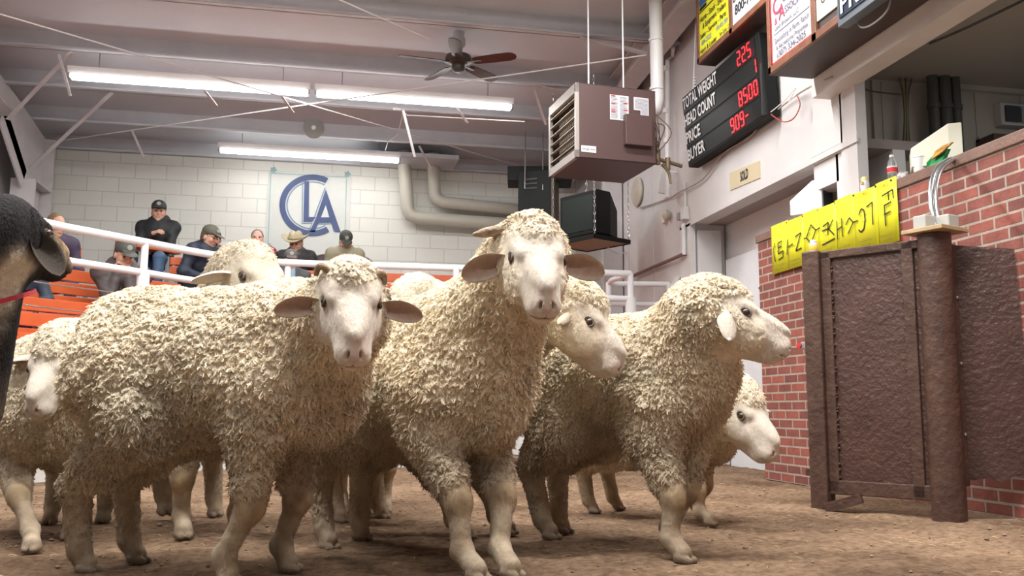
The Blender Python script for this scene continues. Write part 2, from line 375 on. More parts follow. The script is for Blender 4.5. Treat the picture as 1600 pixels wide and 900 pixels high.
rod(at(0, 22, Y=8.3), at(820, 262, Y=12.6), 'long thin brace rod running down across the ceiling to the back wall')
rod(at(440, -40, Y=7.6), at(672, 62, Y=8.7), 'thin conduit running down to the ceiling fan box')
rod(at(80, 222, Y=12.2), at(1010, 86, Y=8.2), 'long thin brace rod rising to the right across the ceiling')
for px, Y, y0, y1 in ((92, 9.9, 85, 150), (320, 10.0, 142, 165), (206, 11.6, 203, 245), (440, 10.0, 150, 176), (630, 10.4, 172, 245), (712, 10.3, 165, 192), (835, 10.3, 140, 195), (655, 11.9, 228, 262)):
    p = at(px, y0, Y=Y); q = at(px+18, y1, Y=Y+.25)
    mb = MB(); mb.bar(p, q, .03, .006); tag(mb.build('purlin_strap', M_frame), 'small flat steel strap between two ceiling purlins', 'strap', 'purlin straps', 'structure')

# ------------------------------------------------------------------ tube lights
def tube_light(x0, x1, y, z, label, sl=0, rods=()):
    t = empty('fluorescent_light', ((x0+x1)/2, y, z), label, 'ceiling light', 'fluorescent ceiling lights')
    mb = MB(); mb.prism([(x0, y-.045, z), (x0, y+.045, z), (x0, y+.07, z+.075), (x0, y-.07, z+.075)], (x1-x0, 0, 0)); mb.build('fixture_housing', M_white, t)
    for dy in (-.034, .034):
        mb = MB(); mb.cyl((x0+.03, y+dy, z-.026), (x1-.03, y+dy, z-.026), .024, n=12); mb.build('tube', M_tube, t, smooth=True)
    for x in (x0+.012, x1-.012):
        mb = MB(); mb.box2((x-.012, y-.05, z-.045), (x+.012, y+.05, z+.005)); mb.build('lamp_holder', M_grey, t, bevel=.003)
    for x in rods or (x0+.3, x1-.3):
        mb = MB(); mb.cyl((x, y, z+.07), (x, y, roofz(y)+.2), .005, n=6); mb.build('hanger', M_grey, t)
    return t
tube_light(-2.80, -.27, 10.18, 4.08, 'left one of the two long lit tubes in line under the ceiling')
tube_light(-.22, 2.06, 10.18, 4.08, 'right one of the two long lit tubes in line, below the fan')
tube_light(-1.49, .92, 12.35, 3.96, 'single lit tube close to the back wall above the blue lettered sign')
for i, (x, y, lab) in enumerate(((-1.2, 6.2, 'unseen tube over the left of the ring'), (1.5, 6.2, 'unseen tube over the right of the ring'), (-1.2, 2.6, 'unseen tube over the front left of the ring'), (1.7, 2.6, 'unseen tube over the front right of the ring'))):
    tube_light(x-1.2, x+1.2, y, 4.5 if y > 5 else 4.68, lab.replace('unseen', 'fluorescent'))

# ------------------------------------------------------------------ ceiling fan
hub = at(716, 100, Y=9.35); hz = hub[2]
t = empty('ceiling_fan', tuple(hub), 'dark five-blade ceiling fan hanging from a white box', 'ceiling fan')
M_fan = mat('dark_fan', (.05, .04, .035), .35); M_blade = mat('brown_fan_blade', (.07, .035, .03), .3)
mb = MB(); mb.lathe((hub[0], hub[1], hz), [(.03, .11), (.06, .10), (.135, .085), (.145, .05), (.14, .02), (.09, .0), (.07, -.01)], 28); mb.build('motor', M_fan, t, smooth=True)
mb = MB(); mb.lathe((hub[0], hub[1], hz), [(.065, .0), (.07, -.02), (.068, -.06), (.05, -.085), (.0, -.09)], 24); mb.build('switch_housing', M_fan, t, smooth=True)
mb = MB(); mb.cyl((hub[0], hub[1], hz+.11), (hub[0], hub[1], hz+.19), .016); mb.lathe((hub[0], hub[1], hz+.18), [(.05, 0), (.075, .03), (.078, .09), (.06, .13), (.06, .30)], 20); mb.build('canopy', M_steel, t, smooth=True)
for k in range(5):
    a = R(-30+72*k); d = Vector((math.cos(a), math.sin(a), 0)); s_ = Vector((-math.sin(a), math.cos(a), 0)); tl = (s_*math.cos(R(14))-Vector((0, 0, math.sin(R(14)))))
    c = Vector((hub[0], hub[1], hz+.01))
    prof = [(.17, .05), (.22, .062), (.40, .07), (.58, .07), (.63, .055), (.655, .02)]
    top = [c+d*x+tl*w for x, w in prof]+[c+d*x-tl*w for x, w in reversed(prof)]
    nrm = d.cross(tl)*.008
    mb = MB(); mb.prism(top, nrm); bl = mb.build('blade', M_blade, t, bevel=.002)
    mb = MB(); mb.bar(c+d*.09, c+d*.26, .035, .008, (0, 0, 1)); mb.build('blade_iron', M_fan, bl)

# round ceiling vent speaker under a purlin
c = at(490, 200, Y=11.3)
t = empty('round_vent', tuple(c), 'small round grey vent fan on the ceiling left of centre', 'vent')
mb = MB(); ax = Vector((0, -1, -.15)).normalized()
mb.lathe(c, [(.125, -.05), (.13, .0), (.125, .03), (.105, .035), (.10, .034)], 28, ax, cap=False); mb.build('vent_ring', mat('vent_grey', (.22, .21, .20), .5), t, smooth=True)
mb = MB()
for k in range(12):
    a = 2*PI*k/12; u = Vector((1, 0, 0)); v = ax.cross(u); p = Vector(c)+ax*.02
    mb.bar(p+(u*math.cos(a)+v*math.sin(a))*.03, p+(u*math.cos(a)+v*math.sin(a))*.105, .02, .005, ax)
mb.build('vent_blade', M_dark, t)
mb = MB(); mb.lathe(c, [(.03, .0), (.035, .03), (.02, .045), (.0, .046)], 16, ax); mb.build('vent_hub', M_white, t, smooth=True)
mb = MB(); q = Vector(at(735, 170, Y=11.3)); q = at(620, 171, Y=10.6)
mb.box((q[0], q[1], q[2]), (.09, .04, .03)); mb.tube([at(632, 175, Y=10.6), at(636, 180, Y=10.6), at(820, 190, Y=10.4)], .007, 6); mb.tube([at(630, 177, Y=10.6), at(622, 210, Y=11.2), at(606, 222, Y=11.6), at(602, 235, Y=12.2)], .007, 6)
tag(mb.build('conduit_run', M_white), 'thin white conduit with a small box below the long tubes', 'conduit', kind='structure')

# ------------------------------------------------------------------ mural sign on the back wall
x0, x1, z0, z1 = -.88, .27, 2.66, 3.87; yb = 12.985
t = empty('wall_sign', ((x0+x1)/2, 13.0, z0), 'pale square wall sign with interlocked blue letters CLA', 'sign')
mb = MB(); mb.box2((x0, yb, z0), (x1, 13.0, z1)); mb.build('sign_panel', mat('sign_panel', (.62, .64, .61), .35, var=.03), t)
mb = MB(); e = .012
for a, b in (((x0+.03, z0), (x0+.03+e, z1-.04)), ((x1-.07, z0), (x1-.07+e, z1-.06)), ((x0+.03, z1-.05), (x1-.06, z1-.05+e))): mb.box2((a[0], yb-.004, a[1]), (b[0], yb, b[1]))
mb.build('sign_border', mat('teal_line', (.30, .47, .46), .5), t)
M_blue = mat('navy_letter', (.045, .075, .20), .4, var=.15, vscale=6); M_blue2 = mat('thin_blue_line', (.16, .25, .42), .4)
def sp(px, py):   # sign coordinates from the close-up crop (400..600, 250..370)
    p = at(400+px/7.5, 250+py/7.5, Y=yb-.006); return (p[0], yb-.001, p[2])
def slab(mb, pts, d=.012): mb.prism([sp(*p) for p in pts], (0, -d, 0))
mb = MB(); cx, cy = 660, 530
out = []; inn = []
def ell(cx, cy, rx, ry, a): return (cx+rx*math.cos(a), cy+ry*math.sin(a))
angs = [R(a) for a in range(-61, -301, -6)]+[R(-301)]
rx0, ry0, rx1, ry1 = 385, 360, 318, 296
for i in range(len(angs)-1):
    a, b = angs[i], angs[i+1]
    slab(mb, [ell(cx, cy, rx0, ry0, a), ell(cx, cy, rx0, ry0, b), ell(cx, cy, rx1, ry1, b), ell(cx, cy, rx1, ry1, a)])
slab(mb, [(568, 250), (622, 250), (618, 668), (700, 668), (660, 722), (556, 722)])
slab(mb, [(818, 345), (992, 845), (925, 842), (878, 732), (735, 732), (688, 845), (628, 840), (700, 690)])
mb.build('letter', M_blue, t)
mb = MB()
for i in range(len(angs)-1):
    a, b = angs[i], angs[i+1]
    slab(mb, [ell(cx, cy, 302, 280, a), ell(cx, cy, 302, 280, b), ell(cx, cy, 290, 269, b), ell(cx, cy, 290, 269, a)], .006)
slab(mb, [(540, 262), (550, 262), (546, 738), (536, 738)], .006); slab(mb, [(536, 736), (655, 736), (655, 746), (536, 746)], .006)
slab(mb, [(806, 320), (815, 330), (690, 665), (678, 665)], .006); slab(mb, [(655, 742), (663, 742), (612, 835), (604, 835)], .006); slab(mb, [(730, 742), (890, 742), (890, 752), (730, 752)], .006); slab(mb, [(886, 742), (896, 742), (918, 840), (908, 840)], .006)
slab(mb, [(818, 525), (828, 525), (868, 668), (856, 668)], .006)
mb.build('letter_outline', M_blue2, t)
mb = MB(); slab(mb, [(818, 530), (858, 672), (762, 672)], .0135); mb.build('letter_counter', mat('sign_panel', (.62, .64, .61)), t)
for px, py in ((205, 115), (1072, 165), (150, 1010)):
    mb = MB(); c = Vector(sp(px, py)); 
    for k in range(5):
        a = 2*PI*k/5; mb.cyl(c+Vector((.028*math.cos(a), -.001, .028*math.sin(a))), c+Vector((.028*math.cos(a), -.008, .028*math.sin(a))), .018, n=10)
    mb.cyl(c+Vector((0, 0, 0)), c+Vector((0, -.014, 0)), .016, n=10)
    mb.build('rosette', mat('rosette_teal', (.30, .45, .46), .5), t)

# ------------------------------------------------------------------ ducts on the back wall
def duct(pts, r, name, m, lab, cat='duct'):
    mb = MB(); P = [Vector(p) for p in pts]; path = []
    for i, p in enumerate(P):
        if 0 < i < len(P)-1:
            a = (P[i-1]-p).normalized()*r*1.3; b = (P[i+1]-p).normalized()*r*1.3
            path += [p+a, p+a*.3+b*.3, p+b]
        else: path.append(p)
    mb.tube(path, r, 20)
    for p in path[1:-1]: pass
    o = mb.build(name, m, smooth=True); return tag(o, lab, cat)
Yd = 12.78
duct([at(630, 236, Y=Yd), at(638, 340, Y=Yd), at(830, 353, Y=Yd)], .095, 'round_duct', M_cream, 'outer cream round duct bending along the back wall, lower of the two')
duct([at(676, 240, Y=Yd), at(680, 315, Y=Yd), at(818, 329, Y=Yd)], .088, 'round_duct', M_cream, 'inner cream round duct bending along the back wall, upper of the two')
mb = MB(); a = at(565, 243, Y=12.4); b = at(700, 262, Y=12.7); mb.box2((a[0], 12.3, 3.99), (b[0]+.1, 12.95, 4.05)); struct('ceiling_panel', mb, M_steel)
# ------------------------------------------------------------------ ring wall and railing
rail = [(-4.2, 4.2), (-3.35, 5.3), (-2.55, 6.35)]+[tuple(at(px, py_, Z=1.9)[:2]) for px, py_ in ((70, 348), (150, 364), (227, 378.5), (280, 389), (345, 400), (440, 410), (640, 416.5), (985, 427.5))]
def smooth_path(P, n=4):
    out = []
    for i in range(len(P)-1):
        p0 = P[max(i-1, 0)]; p1 = P[i]; p2 = P[i+1]; p3 = P[min(i+2, len(P)-1)]
        for k in range(n):
            t = k/n
            out.append(tuple(.5*((2*p1[j])+(-p0[j]+p2[j])*t+(2*p0[j]-5*p1[j]+4*p2[j]-p3[j])*t*t+(-p0[j]+3*p1[j]-3*p2[j]+p3[j])*t**3) for j in range(len(p1))))
    out.append(P[-1]); return out
rp = smooth_path(rail, 3)
t = empty('pipe_railing', (rp[0][0], rp[0][1], .42), 'long white pipe railing curving round the sale ring', 'railing')
mb = MB(); mb.tube([(x, y, 1.9) for x, y in rp], .033, 12); mb.build('top_rail', M_pipe, t, smooth=True)
mb = MB(); mb.tube([(x, y, 1.645) for x, y in rp], .030, 12); mb.build('mid_rail', M_pipe, t, smooth=True)
e3 = rail[-1]
for i, (x, y) in enumerate((rail[0], rail[2], rail[5], tuple(at(450, 411, Z=1.9)[:2]), tuple(at(713, 418, Z=1.9)[:2]), e3)):
    mb = MB(); mb.cyl((x, y, .40), (x, y, 1.9), .030, n=14); p = mb.build('post', M_pipe, t, smooth=True)
    mb = MB(); mb.cyl((x, y, .40), (x, y, 1.655), .052, n=16); mb.build('post_sleeve', M_pipe, p, smooth=True)
for z in (1.45, 1.27):
    mb = MB(); mb.tube([(x, y, z) for x, y in rp[2:17]], .006, 6); mb.build('cable', M_chrome, t)
# the second railing at the right corner
a = at(951, 440, Z=1.9); b = at(1045, 441, Z=1.9)
t = empty('pipe_railing', (float(b[0]), float(b[1]), 0), 'short white pipe railing in the corner beside the right wall', 'railing')
mb = MB(); mb.tube([(e3[0], e3[1], 1.9), (a[0], a[1]-.1, 1.9), (a[0], a[1], 1.88), (a[0]+.1, a[1], 1.88), (b[0], b[1], 1.88)], .028, 12); mb.build('top_rail', M_pipe, t, smooth=True)
mb = MB(); mb.tube([(a[0], a[1], 1.66), (b[0], b[1], 1.66)], .026, 12); mb.build('mid_rail', M_pipe, t, smooth=True)
for q in (a, b):
    mb = MB(); mb.cyl((q[0], q[1], 0), (q[0], q[1], 1.89), .03, n=14); mb.build('post', M_pipe, t, smooth=True)
# low white ring wall
mb = MB()
P = rp
for i in range(len(P)-1):
    p, q = Vector((*P[i], 0)), Vector((*P[i+1], 0)); n = (q-p).cross(Vector((0, 0, 1))).normalized()*.07; d = (q-p).normalized()*.02
    mb.prism([p-n-d, q-n+d, q+n+d, p+n-d], (0, 0, .43))
struct('wall_ring', mb, mat('ring_wall_paint', (.66, .67, .69), .6, c2=(.50, .45, .38), vscale=3, bump=.6, bscale=15))
mb = MB()
for i in range(len(P)-1):
    p, q = Vector((*P[i], .43)), Vector((*P[i+1], .43)); n = (p-q).cross(Vector((0, 0, 1))).normalized()*.06
    if n.y < 0: n = -n
    mb.prism([p+n, q+n, q+n*1.7, p+n*1.7], (0, 0, .10)); mb.prism([p+n, q+n, q+n*1.7, p+n*1.7], (0, 0, .0))
    mb.prism([p+n+Vector((0, 0, .12)), q+n+Vector((0, 0, .12)), q+n*1.7+Vector((0, 0, .12)), p+n*1.7+Vector((0, 0, .12))], (0, 0, .14))
struct('trim_9', mb, mat('dirty_boards', (.25, .18, .15), .7, c2=(.34, .27, .24), vscale=6))

# ------------------------------------------------------------------ bleachers
U45 = Vector((.707, .707, 0)); N45 = Vector((-.707, .707, 0))
SEAT = [.65, 1.0, 1.38, 1.78, 2.15]
PL = [Vector((-2.36, 7.75, 0)), Vector((-2.46, 8.4, 0)), Vector((-2.70, 9.2, 0)), Vector((-2.96, 10.1, 0)), Vector((-3.2, 11.0, 0))]
YC = [9.35, 10.15, 10.95, 11.75, 12.55]
M_riser = mat('bleacher_riser', (.26, .22, .21), .8, var=.15, vscale=4)
LEFTN = ['lowest', 'second lowest', 'middle', 'second highest', 'highest']
def bench(name_lab, p, u, n, L, seat, top, nb, parts_seat=True):
    """p = left end of the backrest line; n points away from the ring"""
    t = empty('bleacher_bench', tuple(p+Vector((0, 0, seat-.43))), name_lab, 'bench', 'orange bleacher benches')
    for k in range(nb):
        z1 = top-k*.135
        mb = MB(); a = p+n*(.02-.02*k); mb.prism([a+Vector((0, 0, z1-.115)), a+u*L+Vector((0, 0, z1-.115)), a+u*L+n*.028+Vector((0, 0, z1-.115)), a+n*.028+Vector((0, 0, z1-.115))], (0, 0, .115)); mb.build('backrest_plank', M_orange, t, bevel=.006)
    for k in range(2):
        a = p-n*(.20+.20*k)+Vector((0, 0, seat-.035)); mb = MB(); mb.prism([a, a+u*L, a+u*L+n*.18, a+n*.18], (0, 0, .035)); mb.build('seat_plank', M_orange, t, bevel=.006)
    m = max(2, int(L/1.2)+1)
    for k in range(m):
        q = p+u*(.12+(L-.24)*k/(m-1)); mb = MB()
        mb.bar(q+n*.06+Vector((0, 0, seat-.43)), q+n*.06+Vector((0, 0, top-.01)), .05, .03); mb.bar(q-n*.36+Vector((0, 0, seat-.05)), q+n*.06+Vector((0, 0, seat-.05)), .04, .03); mb.bar(q-n*.3+Vector((0, 0, seat-.43)), q-n*.3+Vector((0, 0, seat-.04)), .04, .04)
        mb.build('support', M_grey, t)
for k in range(4):
    st_ = .9 if k == 0 else 1.5 if k < 2 else (1.2 if k == 2 else .8); p = PL[k]-U45*st_; L = st_+(1.62 if k < 3 else .5)
    bench('%s orange plank bench in the left bank behind the railing' % LEFTN[k], p, U45, N45, L, SEAT[k], (1.12, 1.47, 1.87, 2.25)[k], 4 if k < 2 else 3)
    q = Vector((PL[k].x+1.17+.12, YC[k], 0)); bench('%s orange plank bench in the centre bank, facing the ring' % LEFTN[k], q, Vector((1, 0, 0)), Vector((0, 1, 0)), 2.75-q.x, SEAT[k], (1.12, 1.47, 1.87, 2.28)[k], 3)
    # concrete steps that carry the benches
for k in range(5):
    mb = MB(); h = SEAT[k]-.43
    a = PL[k]-U45*(1.0 if k == 0 else 1.6)-N45*(.28 if k == 0 else .42); b = a+U45*(2.5 if k == 0 else 3.13); back = N45*(.69 if k == 0 else .83)
    mb.prism([a, b, b+back, a+back], (0, 0, h))
    mb.box2((PL[k].x+1.0, YC[k]-.42, 0), (3.1, YC[k]+.40, h))
    struct('floor_step_%d' % (k+1), mb, M_riser)
bench('short orange bench high against the block wall under the black-coated person', PL[4]+U45*.95, U45, N45, .62, 2.47, 2.56, 1)
# maroon theatre chairs along the back wall
M_mar = mat('maroon_vinyl', (.10, .045, .05), .45); M_edge = mat('chair_edge', (.55, .52, .50), .4)
def theatre_chair(px, lab):
    c = at(px, 410, Y=12.62); x, y, z = c[0], 12.55, SEAT[4]-.43+.02
    t = empty('theatre_chair', (x, y, z), lab, 'chair', 'maroon theatre chairs against the back wall')
    prof = []
    for k in range(9):
        a = PI*k/8; prof.append((x-.24*math.cos(a), y+.10, z+.78+.13*math.sin(a)))
    poly = [(x-.24, y+.10, z+.42)]+prof+[(x+.24, y+.10, z+.42)]
    mb = MB(); mb.prism(poly, (0, .07, 0)); b = mb.build('backrest', M_mar, t, bevel=.015)
    mb = MB(); mb.tube([poly[0]]+prof+[poly[-1]], .010, 8); mb.build('edge_piping', M_edge, b, smooth=True)
    mb = MB(); mb.box2((x-.22, y-.34, z+.38), (x+.22, y+.08, z+.46)); mb.build('seat', M_mar, t, bevel=.02)
    for s in (-1, 1):
        mb = MB(); mb.box2((x+s*.25-.02, y-.3, z+.58), (x+s*.25+.02, y+.12, z+.62)); mb.box2((x+s*.25-.015, y-.1, z), (x+s*.25+.015, y+.02, z+.6)); mb.build('armrest', M_dark, t, bevel=.006)
for px, lab in ((390, 'maroon theatre chair under the woman in the magenta jacket'), (448, 'maroon theatre chair behind the man in the straw cowboy hat'), (512, 'empty-looking maroon theatre chair between the cowboy hat and the camouflage shirt'), (556, 'maroon theatre chair under the man in camouflage')):
    theatre_chair(px, lab)
t = empty('folding_seat', (-1.85, 11.35, 1.72), 'single orange plank seat back right of the man in the black coat', 'seat')
c = at(287, 412, Y=11.2)
mb = MB(); mb.box2((c[0]-.15, 11.18, c[2]-.02), (c[0]+.16, 11.22, c[2]+.07)); mb.build('backrest_plank', M_orange, t, bevel=.006)
mb = MB(); mb.box2((c[0]-.15, 11.16, c[2]-.13), (c[0]+.16, 11.20, c[2]-.04)); mb.build('backrest_plank', M_orange, t, bevel=.006)
mb = MB(); mb.box2((c[0]-.10, 11.21, 1.72), (c[0]-.06, 11.24, c[2]+.05)); mb.box2((c[0]+.06, 11.21, 1.72), (c[0]+.10, 11.24, c[2]+.05)); mb.build('support', M_grey, t)

# ------------------------------------------------------------------ unit heater
p0 = Vector((2.09, 7.5, 0)); a = R(5); sd = Vector((math.cos(a), math.sin(a), 0)); ld = Vector((-math.sin(a), math.cos(a), 0))
zt, zb = 3.405, 2.725; Ls, Ll = .76, .74
t = empty('unit_heater', (2.4, 7.9, zb), 'big brown box heater with louvres hanging from the ceiling', 'heater')
def V3(u, v, z): q = p0+sd*u+ld*v; return Vector((q.x, q.y, z))
mb = MB()  # shell open at the louvre face
mb.prism([V3(.02, 0, zb), V3(Ls, 0, zb), V3(Ls, 0, zt), V3(.02, 0, zt)], ld*.012); mb.prism([V3(.02, Ll-.012, zb), V3(Ls, Ll-.012, zb), V3(Ls, Ll-.012, zt), V3(.02, Ll-.012, zt)], ld*.012)
mb.prism([V3(.02, 0, zb), V3(Ls, 0, zb), V3(Ls, Ll, zb), V3(.02, Ll, zb)], (0, 0, .012)); mb.prism([V3(.02, 0, zt-.012), V3(Ls, 0, zt-.012), V3(Ls, Ll, zt-.012), V3(.02, Ll, zt-.012)], (0, 0, .012))
mb.prism([V3(Ls-.012, 0, zb), V3(Ls-.012, Ll, zb), V3(Ls-.012, Ll, zt), V3(Ls-.012, 0, zt)], sd*.012)
mb.prism([V3(.14, .02, zb+.02), V3(.14, Ll-.02, zb+.02), V3(.14, Ll-.02, zt-.02), V3(.14, .02, zt-.02)], sd*.01)
mb.build('casing', M_heater, t, bevel=.004)
M_frm = mat('louvre_frame', (.34, .31, .29), .4, .3)
mb = MB()
for v0, v1, z0, z1 in ((0, Ll, zt-.09, zt), (0, Ll, zb, zb+.07), (0, .035, zb, zt), (Ll-.035, Ll, zb, zt)):
    mb.prism([V3(-.01, v0, z0), V3(-.01, v1, z0), V3(-.01, v1, z1), V3(-.01, v0, z1)], sd*.035)
mb.build('louvre_frame', M_frm, t, bevel=.003)
for k in range(6):
    z = zb+.11+.084*k
    mb = MB(); mb.prism([V3(-.005, .03, z+.012), V3(-.005, Ll-.03, z+.012), V3(.055, Ll-.03, z+.035), V3(.055, .03, z+.035)], (0, 0, .006)); mb.build('louvre_blade', mat('louvre_tan', (.42, .36, .27), .4, .2), t)
mb = MB()
for k in range(14): mb.cyl(V3(.09, .06+k*.048, zb+.05), V3(.09, .06+k*.048, zt-.1), .011, n=8)
mb.build('heat_exchanger', mat('coil_metal', (.18, .15, .13), .4, .6), t)
mb = MB(); mb.prism([V3(.44, -.06, zb+.14), V3(.70, -.06, zb+.14), V3(.70, -.06, zb+.42), V3(.44, -.06, zb+.42)], ld*.07); mb.build('control_box', M_heater, t, bevel=.006)
M_paper = mat('label_paper', (.52, .52, .55), .6); M_red = mat('red_print', (.55, .03, .03), .5)
mb = MB(); mb.prism([V3(.315, -.004, zt-.31), V3(.495, -.004, zt-.31), V3(.495, -.004, zt-.08), V3(.315, -.004, zt-.08)], ld*.003); l = mb.build('warning_label', M_paper, t)
mb = MB(); r_ = random.Random(3)
for i in range(17):
    z = zt-.095-.0122*i
    for u0, u1 in ((.325, .395), (.41, .485)): mb.prism([V3(u0, -.006, z), V3(u0+(u1-u0)*r_.uniform(.6, 1), -.006, z), V3(u0+(u1-u0)*.9, -.006, z-.004), V3(u0, -.006, z-.004)], ld*.002)
mb.build('label_print', mat('faint_print', (.20, .20, .24), .5), l)
mb = MB()
for u, z in ((.325, .085), (.325, .155), (.325, .215), (.445, .145), (.445, .21), (.325, .235)): mb.prism([V3(u, -.007, zt-z-.008), V3(u+.04, -.007, zt-z-.008), V3(u+.04, -.007, zt-z), V3(u, -.007, zt-z)], ld*.002)
mb.build('label_print', M_red, l)
mb = MB(); mb.prism([V3(.545, -.004, zt-.20), V3(.61, -.004, zt-.20), V3(.61, -.004, zt-.335), V3(.69, -.004, zt-.335), V3(.69, -.004, zt-.08), V3(.545, -.004, zt-.08)], ld*.003); l = mb.build('warning_label', M_paper, t)
mb = MB()
for i in range(16):
    z = zt-.095-.0122*i; u0 = .555 if i < 8 else .617
    mb.prism([V3(u0, -.006, z), V3(.68, -.006, z), V3(.68, -.006, z-.004), V3(u0, -.006, z-.004)], ld*.002)
mb.build('label_print', mat('faint_print', (.20, .20, .24), .5), l)
mb = MB(); mb.prism([V3(.04, -.004, zb+.05), V3(.18, -.004, zb+.05), V3(.18, -.004, zb+.11), V3(.04, -.004, zb+.11)], ld*.003); l = mb.build('maker_plate', M_paper, t, bevel=.002)
mb = MB(); mb.cyl(V3(.10, -.007, zb+.08), V3(.10, -.004, zb+.08), .013, n=14); mb.prism([V3(.05, -.006, zb+.075), V3(.082, -.006, zb+.075), V3(.082, -.006, zb+.086), V3(.05, -.006, zb+.086)], ld*.002); mb.prism([V3(.12, -.006, zb+.075), V3(.17, -.006, zb+.075), V3(.17, -.006, zb+.086), V3(.12, -.006, zb+.086)], ld*.002); mb.build('plate_print', mat('plate_grey', (.3, .3, .34), .5), l)
for u, v in ((.20, .22), (.50, .12)):
    q = V3(u, v, zt); mb = MB(); mb.cyl(q, (q.x, q.y, roofz(q.y)+.1), .007, n=8); mb.cyl(q, q+Vector((0, 0, .03)), .018, n=8); mb.build('hanger_rod', M_pipe, t)
q = V3(Ls-.02, .3, 0)
e = Vector(at(1010, 150, Y=7.85))
mb = MB(); dz = Vector(at(1025, 10, Y=7.85)); x_, y_ = 2.98, 7.85
path = [Vector((2.80, y_, 3.27)), Vector((2.90, y_, 3.28)), Vector((2.955, y_, 3.33)), Vector((2.975, y_, 3.42)), Vector((2.97, y_, 4.55))]
mb.tube(path, .063, 20); f = mb.build('flue_pipe', mat('flue_grey', (.58, .56, .57), .4), t, smooth=True)
mb = MB(); mb.cyl((2.97, y_, 3.52), (2.97, y_, 3.545), .070, n=20); mb.cyl((2.97, y_, 4.0), (2.97, y_, 4.025), .070, n=20); mb.build('pipe_joint', M_frame, f, smooth=True)
# wiring and gas train on the back
mb = MB(); r_ = random.Random(8)
for k in range(9):
    a0 = V3(Ls+.02, r_.uniform(0, .3), zt-r_.uniform(.18, .3)); a1 = V3(Ls+r_.uniform(.05, .14), r_.uniform(-.05, .3), zb+r_.uniform(.2, .35)); a2 = V3(Ls+.03, r_.uniform(0, .2), zb+r_.uniform(.02, .15))
    mb.tube(smooth_path([tuple(a0), tuple(a1), tuple(a2)], 6), .005, 6)
mb.build('wiring', mat('brown_cable', (.10, .06, .045), .5), t)
mb = MB(); mb.cyl(V3(Ls+.01, .08, zb+.08), V3(Ls+.30, .10, zb+.03), .018, n=12); mb.cyl(V3(Ls+.05, .08, zb+.02), V3(Ls+.05, .08, zb+.16), .026, n=12); mb.cyl(V3(Ls+.15, .08, zb-.02), V3(Ls+.15, .08, zb+.09), .024, n=12)
mb.tube(smooth_path([tuple(V3(Ls+.08, .05, zb+.02)), tuple(V3(Ls+.14, .05, zb-.05)), tuple(V3(Ls+.16, .05, zb-.16))], 5), [.02-.001*i for i in range(11)], 8)
mb.build('gas_valve', mat('brass', (.16, .12, .08), .5, .5), t, smooth=True)

# ------------------------------------------------------------------ speaker box and television by the corner
t = empty('speaker_cabinet', (2.75, 11.4, 2.7), 'tall black speaker cabinet hanging under a black shelf near the corner', 'speaker')
c = at(845, 330, Y=11.4)
mb = MB(); mb.box((c[0]-.02, 11.45, 3.14), (.44, .42, .95), R(-28)); mb.build('cabinet', M_black, t, bevel=.01)
mb = MB(); M28 = Matrix.Rotation(R(-28), 3, 'Z')
for z in (3.50, 3.44, 3.38):
    q = Vector((c[0]-.02, 11.45, z))+M28 @ Vector((-.04, -.215, 0)); mb.box(q, (.16, .01, .02), R(-28))
mb.build('grille_slot', M_dark, t)
mb = MB(); q = Vector((c[0]-.02, 11.45, 3.14))+M28 @ Vector((.222, 0, 0)); mb.box(q, (.012, .40, .92), R(-28)); mb.build('side_panel', mat('brown_panel', (.10, .075, .05), .5), t)
mb = MB(); mb.box((2.72, 11.62, 3.62), (.85, .42, .20), R(-12)); mb.build('top_shelf', M_black, t, bevel=.01)
for px, py_ in ((820, 283), (848, 285)):
    q = at(px, py_, Y=11.2); mb = MB(); mb.cyl((q[0], 11.2, q[2]-.1), (q[0]+.05, 11.4, roofz(11.3)), .008, n=6); mb.build('hanger_hook', M_chrome, t)
cx, cy = 2.93, 9.95
t = empty('television', (cx, cy, 2.45), 'old black tube television on a chain-hung shelf beside the corner', 'television')
a = R(-62); M_ = Matrix.Rotation(a, 3, 'Z')
def TV(x, y, z): return Vector((cx, cy, 2.47))+M_ @ Vector((x, y, z))
# screen faces local -y (towards the benches on the left), tube tapers to +y
mb = MB(); fr = [TV(x, -.2, z) for x, z in ((-.3, .02), (.3, .02), (.3, .52), (-.3, .52))]; md_ = [TV(x, .02, z) for x, z in ((-.3, .02), (.3, .02), (.3, .52), (-.3, .52))]; bk = [TV(x, .28, z) for x, z in ((-.16, .03), (.16, .03), (.16, .36), (-.16, .36))]
mb.add(fr+md_+bk, [(3, 2, 1, 0), (0, 1, 5, 4), (1, 2, 6, 5), (2, 3, 7, 6), (3, 0, 4, 7), (4, 5, 9, 8), (5, 6, 10, 9), (6, 7, 11, 10), (7, 4, 8, 11), (8, 9, 10, 11)])
mb.build('housing', M_black, t, bevel=.012)
mb = MB(); mb.prism([TV(-.25, -.205, .07), TV(.25, -.205, .07), TV(.25, -.205, .47), TV(-.25, -.205, .47)], M_ @ Vector((0, .01, 0))); mb.build('screen', mat('dark_screen', (.012, .02, .018), .35, spec=.3), t)
t = empty('hanging_shelf', (cx, cy, 2.43), 'plywood shelf hung on chains under the old television', 'shelf')
mb = MB(); mb.box((cx, cy, 2.43), (.68, .56, .025), a); mb.build('board', mat('shelf_board', (.30, .19, .09), .5), t)
mb = MB()
for x, y, w, d in ((0, -.285, .70, .02), (0, .285, .70, .02), (-.345, 0, .02, .57), (.345, 0, .02, .57)): mb.box(Vector((cx, cy, 2.435))+M_ @ Vector((x, y, 0)), (w, d, .05), a)
mb.build('shelf_edge', M_black, t)
